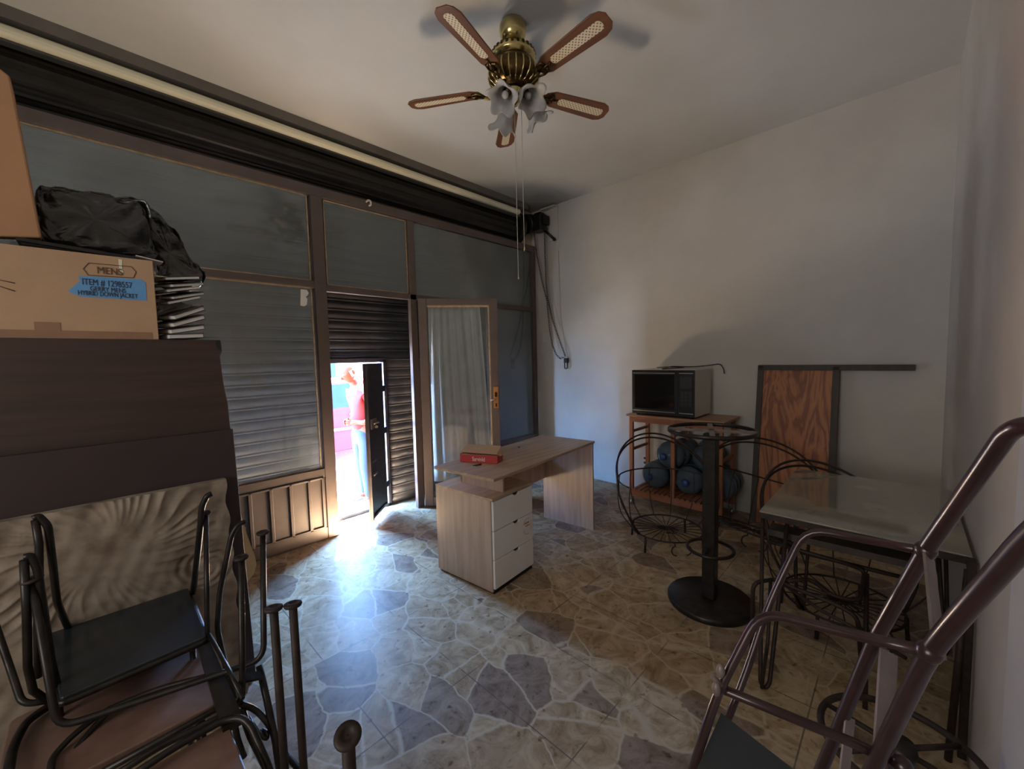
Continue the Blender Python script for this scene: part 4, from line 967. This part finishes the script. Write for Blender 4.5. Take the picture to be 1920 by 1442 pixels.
# ================================================================== stacked metal chairs, near left
m = M['steelblack']; tr = .0088
def vrod(px, py, zt_, pxb, pyb):   # vertical-ish rod from its disc glide down to a lower sight point in the same plane
    return at(px, py, z=zt_)
def disc(parent, p, tilt=(0, 0, 0), r=.021):
    MB().lathe([(.001, -.004), (r*.9, -.004), (r, 0), (r*.95, .004), (r*.5, .006), (r*.42, .003), (.001, .003)], p, 24, Euler(tilt).to_matrix().to_4x4()).build('glide', M['rust'], parent)
def seatpad(parent, x0, x1, y0, y1, z, mtl, t=.022, r=.03):
    pts = fillet([(x0, y0, z-t), (x1, y0, z-t), (x1, y1, z-t), (x0, y1, z-t)], r, 5, closed=True)
    return MB().prism(pts, (0, 0, t)).build('seat', mtl, parent, bevel=.004)
# chair with the black seat, farthest
c1 = thing('metal_chair', (.04, 2.17, 0), 'metal chair with glossy black seat, farthest of the stack on the left', 'chair', 'metal chairs stacked on the left')
ZB = .56; Q = [at(112, 1310, z=ZB), at(388, 1192, z=ZB), at(352, 1102, z=ZB), at(90, 1188, z=ZB)]
MB().prism(fillet([p-Vector((0, 0, .02)) for p in Q], .012, 4, closed=True), (0, 0, .02)).build('seat', M['blackseat'], c1, bevel=.003)
MB().tube(fillet([p-Vector((0, 0, .018)) for p in Q], .02, closed=True), .010, 10, closed=True).build('seat_frame', m, c1)
# uprights of the black chair, curled ends up
b1 = fillet([at(397, 926, y=1.92), at(388, 930, y=1.92), at(378, 950, y=1.93), at(376, 985, y=1.94), at(368, 1060, y=2.0), at(362, 1112, z=.555)], .03)
MB().tube(b1, [.0105]*len(b1), 10).build('upright', m, c1)
b2 = fillet([at(460, 978, y=1.86), at(446, 984, y=1.86), at(434, 1003, y=1.86), at(412, 1110, y=1.86), at(407, 1178, y=1.87), at(418, 1230, y=1.86), at(440, 1310, y=1.80)], .03)
MB().tube(b2, .0095, 10).build('upright', m, c1)
p = at(386, 962, z=.92); q = at(389, 1200, z=.54); MB().tube([p, q], .0085, 10).build('leg', m, c1); disc(c1, p, (R(10), 0, 0), .017)
b3 = fillet([at(62, 972, y=1.9), at(72, 968, y=1.9), at(90, 985, y=1.9), at(98, 1050, y=1.93), at(107, 1130, y=1.98), at(128, 1178, z=.555)], .03)
MB().tube(b3, .0098, 10).build('upright', m, c1)
b4 = [at(66, 975, y=1.9), at(73, 1020, y=1.9), at(74, 1090, y=1.9), at(70, 1180, y=1.9), at(72, 1270, y=1.9)]
MB().tube(b4, .0095, 10).build('upright', m, c1)
b5 = fillet([at(44, 1045, y=1.75), at(58, 1042, y=1.75), at(70, 1065, y=1.75), at(84, 1160, y=1.76), at(96, 1240, y=1.78), at(110, 1300, y=1.8)], .03)
MB().tube(b5, .0095, 10).build('upright', m, c1)
MB().tube([at(45, 1050, y=1.75), at(50, 1150, y=1.75), at(52, 1250, y=1.76), at(62, 1295, y=1.78), at(95, 1318, y=1.8)], .0095, 10).build('upright', m, c1)
# bars running from the black seat's right end down to the front
MB().tube([at(392, 1190, z=.555), at(430, 1258, z=.53), at(455, 1310, z=.50)], .0065, 8).build('side_bar', m, c1)
b = MB(); p, q = at(393, 1200, z=.54), at(456, 1345, z=.46); b.prism([p, q, q+Vector((-.05, 0, 0)), p+Vector((-.035, 0, 0))], (0, 0, -.02)); b.build('bracket', m, c1)
# middle chair: terracotta seat
c2 = thing('metal_chair', (0, 1.7, 0), 'metal chair with reddish brown seat, middle of the stack on the left', 'chair', 'metal chairs stacked on the left')
seatpad(c2, -.235, .220, 1.505, 1.90, .452, M['redbrown'])
MB().tube(fillet([(.225, 1.90, .437), (.228, 1.50, .437), (-.10, 1.485, .437)], .02), .009, 10).build('seat_frame', m, c2)
U = fillet([at(62, 1087, z=.90), at(92, 1270, z=.60), at(108, 1352, z=.51), at(160, 1352, z=.51), at(290, 1305, z=.51), at(440, 1262, z=.52), at(490, 1235, z=.53), at(493, 1190, z=.55), at(493, 1000, z=.90)], .035)
U = fillet([at(60, 1090, z=.90), at(107, 1366, z=.50), at(290, 1305, z=.50), at(495, 1236, z=.52), at(493, 1000, z=.90)], .045)
MB().tube(U, .0092, 12).build('leg_loop', m, c2)
disc(c2, at(60, 1087, z=.905), (0, R(-8), 0), .024); disc(c2, at(493, 999, z=.903), (0, 0, 0))
U = fillet([at(170, 1364, z=.50), at(300, 1310, z=.485), at(440, 1270, z=.49), at(488, 1260, z=.50)], .04)
MB().tube(fillet([at(90, 1480, z=.46), at(98, 1420, z=.46), at(130, 1385, z=.47), at(190, 1335, z=.48), at(300, 1290, z=.49), at(452, 1252, z=.50)], .05), .008, 10).build('back_loop', m, c2)
MB().tube(fillet([at(108, 1470, z=.44), at(130, 1420, z=.44), at(178, 1360, z=.46), at(215, 1325, z=.48)], .04), .008, 10).build('back_loop', m, c2)
MB().tube(fillet([at(12, 1470, z=.47), at(24, 1400, z=.47), at(50, 1352, z=.47), at(98, 1320, z=.47), at(120, 1312, z=.46)], .06), .011, 10).build('arm_ring', m, c2)
MB().tube(fillet([at(-30, 1110, z=.80), at(18, 1250, z=.58), at(42, 1322, z=.50), at(100, 1312, z=.48)], .03), .009, 10).build('arm_bar', m, c2)
p = at(452, 1046, z=.90); MB().tube(fillet([p, at(455, 1310, z=.455), at(425, 1338, z=.44), at(300, 1400, z=.44), at(205, 1460, z=.44)], .03), .0088, 12).build('leg_loop', m, c2); disc(c2, p)
# thick slanting tube catching the blue light
MB().tube([at(486, 1248, z=.50), at(500, 1310, z=.42), at(517, 1392, z=.33), at(528, 1470, z=.26)], .0105, 12).build('slanting_brace', M['steelblack'], c2)
b = MB(); p, q = at(455, 1262, z=.50), at(487, 1258, z=.50); b.prism([p, q, q+Vector((0, -.035, -.004)), p+Vector((-.02, -.03, -.004))], (0, 0, -.006)); b.build('gusset', m, c2)
# nearest chair
c3 = thing('metal_chair', (0, 1.2, 0), 'metal chair with brown seat, nearest of the stack on the left', 'chair', 'metal chairs stacked on the left')
seatpad(c3, -.22, .216, .98, 1.40, .447, M['redbrown'], r=.02)
MB().tube(fillet([at(210, 1478, z=.475), at(330, 1400, z=.475), at(420, 1350, z=.475), at(452, 1345, z=.475), at(470, 1360, z=.46), at(505, 1440, z=.38), at(520, 1500, z=.33)], .03), .0092, 12).build('back_loop', m, c3)
for (px, py, pb) in ((513, 1141, 0), (549, 1134, 0)):
    p = at(px, py, z=.90); MB().tube([p, Vector((p.x+.002, p.y-.002, .30))], .0098, 12).build('leg', M['rust'], c3); disc(c3, p, (R(-6), R(4), 0))
p = at(652, 1380, z=.90); MB().tube([p, Vector((p.x, p.y, .02))], .0105, 12).build('leg', M['rust'], c3); disc(c3, p, (R(22), R(-14), 0), .0215)
MB().tube(fillet([at(446, 1318, z=.44), at(480, 1330, z=.40), at(508, 1362, z=.36), at(520, 1400, z=.32), at(560, 1440, z=.30), at(600, 1500, z=.28)], .05), .0088, 12).build('curved_brace', m, c3)
sc_ = [at(466, 1345, z=.38), at(480, 1368, z=.36), at(492, 1382, z=.35), at(502, 1386, z=.34), at(500, 1374, z=.35), at(491, 1368, z=.35), at(488, 1378, z=.35)]
MB().tube(fillet(sc_, .01), .0065, 8).build('scroll', m, c3)
MB().tube([at(452, 1330, z=.42), at(470, 1380, z=.34), at(505, 1450, z=.26)], .011, 12).build('brace', m, c3)
MB().tube(fillet([at(438, 1345, z=.42), at(445, 1385, z=.36), at(458, 1420, z=.30)], .02), .0085, 10).build('brace', m, c3)
# legs under the seats so the stack stands on the floor
for c, (xa, xb, ya_, yb_) in ((c1, (-.13, .19, 1.80, 2.05)), (c2, (-.20, .17, 1.53, 1.85)), (c3, (-.19, .17, 1.01, 1.37))):
    for x in (xa, xb):
        for y in (ya_, yb_): MB().rod((x, y, .53 if c is c1 else .43), (x, y, 0), .009, 10).build('leg', m, c)

# ================================================================== the street
struct(MB().box((-14, YS+.02, -.25), (22, 6.0, -.15)).box((-14, YS-.02, -.35), (22, YS+.3, -.004)).build('pavement', M['concrete']))
struct(MB().box((-14, 6.0, -.40), (22, 22, -.27)).build('road', mat('pale_asphalt', (.42, .41, .40), .9)))
bl = thing('house', (6, 13.5, -.27), 'sunlit pale house across the street', 'building')
MB().box((-12, 13.0, -.3), (20, 16, 4.2)).build('facade', M['pinkwall'], bl)
b = MB()
for x in (-6, -1, 4, 9, 14): b.box((x, 12.97, .9), (x+1.4, 13.0, 2.3))
b.build('window', M['carglass'], bl)
for x in (1.8,): MB().box((x, 12.96, -.27), (x+1.1, 13.0, 2.1)).build('house_door', M['frame'], bl)
# parked red car
car = thing('car', (3.3, 7.6, -.27), 'red car parked in bright sun outside the wicket door', 'car')
ox, oy, oz = .9, 6.75, -.27
prof = [(0, .35), (.05, .62), (.18, .80), (1.05, .95), (1.65, 1.42), (3.1, 1.46), (3.85, 1.05), (4.25, .95), (4.35, .55), (4.30, .32), (3.85, .28), (3.78, .50), (3.55, .64), (3.25, .50), (3.15, .28), (1.25, .26), (1.15, .50), (.90, .64), (.65, .50), (.55, .28), (.1, .28)]
b = MB(); L_ = 6; grid = []
for j in range(L_+1):
    t = -1+2*j/L_; row = []
    for (x, z) in prof:
        k = 1-.10*max(0, z-.9)*abs(t)*1.3; row.append(Vector((ox+x, oy+.85+.85*t*(1-.22*max(0, z-.85)), oz+z)))
    grid.append(row)
b.sheet(grid, smooth=False, closed_u=True); b.bm.verts.ensure_lookup_table(); n_ = len(prof)
b.bm.faces.new(list(b.bm.verts)[:n_]); b.bm.faces.new(list(b.bm.verts)[-n_:][::-1])
b.build('body', M['carpaint'], car, bevel=.02)
for (xa, xb, xc, xd) in ((1.22, 1.72, 2.35, 2.35), (2.42, 2.42, 3.05, 3.60)):
    yl = lambda z: oy+.85-.85*(1-.22*max(0, z-.85))-.004
    MB().prism([(ox+xa, yl(.98), oz+.98), (ox+xb, yl(1.38), oz+1.38), (ox+xc, yl(1.40), oz+1.40), (ox+xd, yl(1.0), oz+1.0)], (0, .006, 0)).build('side_window', M['carglass'], car)
for x in (.90, 3.50):
    for y in (oy-.01, oy+1.52):
        w_ = MB().lathe([(.001, -.1), (.22, -.1), (.30, -.09), (.32, -.05), (.32, .05), (.30, .09), (.22, .1), (.001, .1)], (ox+x, y+.1, oz+.32), 32, Matrix.Rotation(R(90), 4, 'X')).build('wheel', M['rubber'], car)
        MB().lathe([(.001, -.108), (.20, -.105), (.21, -.1)], (ox+x, y+.1, oz+.32), 20, Matrix.Rotation(R(90), 4, 'X')).build('hub_cap', M['silver'], w_)
MB().box((ox+.3, oy-.012, oz+.62), (ox+4.1, oy+.0, oz+.66)).build('side_moulding', M['silver'], car)
MB().box((ox+2.1, oy-.02, oz+.86), (ox+2.28, oy+.0, oz+.885)).build('door_handle', M['silver'], car)

# ---- the man outside, standing side on and looking down
GX, GY, GZ = 2.15, 4.50, -.15
def skin(name, verts, edges, radii, mtl, parent=None, origin=None, sub=2):
    me = bpy.data.meshes.new(name); org = ORG[parent.name] if parent else Vector(origin)
    me.from_pydata([Vector(v)-org for v in verts], edges, []); me.materials.append(mtl)
    o = bpy.data.objects.new(name, me); COL.objects.link(o); ORG[o.name] = org
    if parent: o.parent = parent
    else: o.location = org
    k = o.modifiers.new('skin', 'SKIN'); k.use_smooth_shade = True
    for i, r in enumerate(radii):
        sv = me.skin_vertices[0].data[i]; sv.radius = (r, r) if not isinstance(r, tuple) else r; sv.use_root = (i == 0)
    k = o.modifiers.new('sub', 'SUBSURF'); k.levels = sub; k.render_levels = sub; return o
def G(x, y, z): return (GX+x*.97, GY+y, GZ+z*.965)   # he faces -x; y>0 is his right side
V = [G(0, 0, .90), G(.01, 0, 1.05), G(.0, 0, 1.22), G(-.03, 0, 1.36), G(-.075, 0, 1.43), G(-.10, 0, 1.50)]   # pelvis..head base
Rr = [(.13, .10), (.12, .095), (.145, .10), (.12, .085), .052, .05]
E_ = [(0, 1), (1, 2), (2, 3), (3, 4), (4, 5)]
def add(par, pts, rs):
    i = par
    for p_, r_ in zip(pts, rs):
        V.append(p_); Rr.append(r_); E_.append((i, len(V)-1)); i = len(V)-1
    return i
for s in (-1, 1):
    add(0, [G(.0, s*.09, .84), G(-.01+.02*s, s*.10, .50), G(.03+.02*s, s*.10, .10), G(-.0+.02*s, s*.10, .05), G(-.12+.02*s, s*.11, .035)], [.085, .055, .038, .04, .032])
    w_ = add(3, [G(-.02, s*.17, 1.34), G(.045, s*.215, 1.08), G(-.055, s*.17, .99), G(-.115, s*.10, 1.0)], [.052, .042, .032, .024])
    hx, hy, hz = -.145, s*.065, .995
    pm = add(w_, [G(hx, hy, hz)], [(.030, .018)])
    for f in range(4):
        dz = -.024+.016*f; L_ = (.032, .040, .042, .036)[f]
        add(pm, [G(hx-.028, hy-s*.012, hz+dz), G(hx-.028-L_*.6, hy-s*.024, hz+dz*1.1), G(hx-.028-L_, hy-s*.044, hz+dz*1.1)], [.0095, .0085, .007])
    add(pm, [G(hx+.0, hy-s*.02, hz+.03), G(hx-.022, hy-s*.038, hz+.045)], [.010, .008])
body = skin('person', V, E_, Rr, M['skin'], origin=(GX, GY, GZ))
# head joined to the same body as further mesh: skull, jaw, nose, ears
tag(body, 'bald person in a salmon shirt and blue jeans standing in the sunny street looking down', 'person')
hd = MB(); hc = Vector(G(-.135, 0, 1.585)); tl = Matrix.Rotation(R(-28), 4, 'Y')
def H(p): return hc + (tl @ Vector(p))
mt = Matrix.Translation(hc) @ tl
hd.ball((0, 0, 0), 1, 32, (.098, .076, .095), None)
for v in hd.bm.verts:
    x, y, z = v.co
    if z < .01: v.co.x = x*(1-.10*(.01-z)/.1)-.012*(1 if x < 0 else .0); v.co.y *= 1-.28*min(1, (.01-z)/.09)
    if z < -.02 and x < 0: v.co.z -= .03*min(1, (-z-.02)/.06)
    if x < -.075 and abs(y) < .05 and 0 < z < .03: v.co.x += .008    # eye line
for v in hd.bm.verts: v.co = mt @ v.co
hd.prism([H((-.088, 0, .022)), H((-.128, -.016, -.030)), H((-.095, -.02, -.036)), H((-.090, .0, -.036)), H((-.095, .02, -.036)), H((-.128, .016, -.030))], (tl @ Vector((0, 0, -.006))))
for s in (-1, 1):
    hd.ball(H((.012, s*.077, -.008)), .03, 14, (.6, .25, 1), tl)
head = hd.build('head', M['skin'], body, bevel=.002)
f = MB()
for s in (-1, 1): f.ball(H((-.092, s*.032, .012)), .012, 10)
f.build('eyes', M['paper'], head)
f = MB(); f.tube([H((-.104, -.026, -.062)), H((-.112, 0, -.060)), H((-.104, .026, -.062))], .005, 6); f.build('mouth', mat('lips', (.45, .18, .15), .5), head)
f = MB()
for s in (-1, 1): f.tube([H((-.100, s*.015, .034)), H((-.101, s*.035, .038)), H((-.090, s*.052, .030))], .004, 6)
f.build('eyebrows', M['greyhair'], head)
g = MB(); g.sheet([[H((.101*math.cos(a)*math.cos(e_), .080*math.sin(a)*math.cos(e_), .096*math.sin(e_)-.002)) for a in [R(-105+210*i/20) for i in range(21)]] for e_ in [R(-30+45*j/8) for j in range(9)]])
g.build('hair', M['greyhair'], head, solid=.004)
# clothes
SV = [G(0, 0, .86), G(.005, 0, 1.0), G(0, 0, 1.20), G(-.02, 0, 1.345), G(-.06, 0, 1.40)]
SE = [(0, 1), (1, 2), (2, 3), (3, 4)]; SRr = [(.155, .125), (.150, .125), (.168, .125), (.14, .10), .062]
for s in (-1, 1):
    n0 = len(SV); SV += [G(-.015, s*.175, 1.335), G(.02, s*.205, 1.20), G(.035, s*.215, 1.13)]; SE += [(3, n0), (n0, n0+1), (n0+1, n0+2)]; SRr += [.072, .064, .062]
skin('shirt', SV, SE, SRr, M['shirt'], body)
SV = [G(0, 0, .93), G(0, 0, .86)]; SE = [(0, 1)]; SRr = [(.145, .115), (.145, .115)]
for s in (-1, 1):
    n0 = len(SV); SV += [G(0, s*.09, .78), G(-.012+.02*s, s*.10, .50), G(.02+.02*s, s*.10, .20), G(.02+.02*s, s*.10, .07)]; SE += [(1, n0), (n0, n0+1), (n0+1, n0+2), (n0+2, n0+3)]; SRr += [.10, .078, .066, .066]
skin('jeans', SV, SE, SRr, M['jeans'], body)
for s in (-1, 1):
    MB().ball(G(-.06+.02*s, s*.11, .035), .05, 20, (2.5, .95, .8)).box(G(-.19+.02*s, s*.11-.045, 0), G(.06+.02*s, s*.11+.045, .018)).build('shoe', M['shoe'], body)
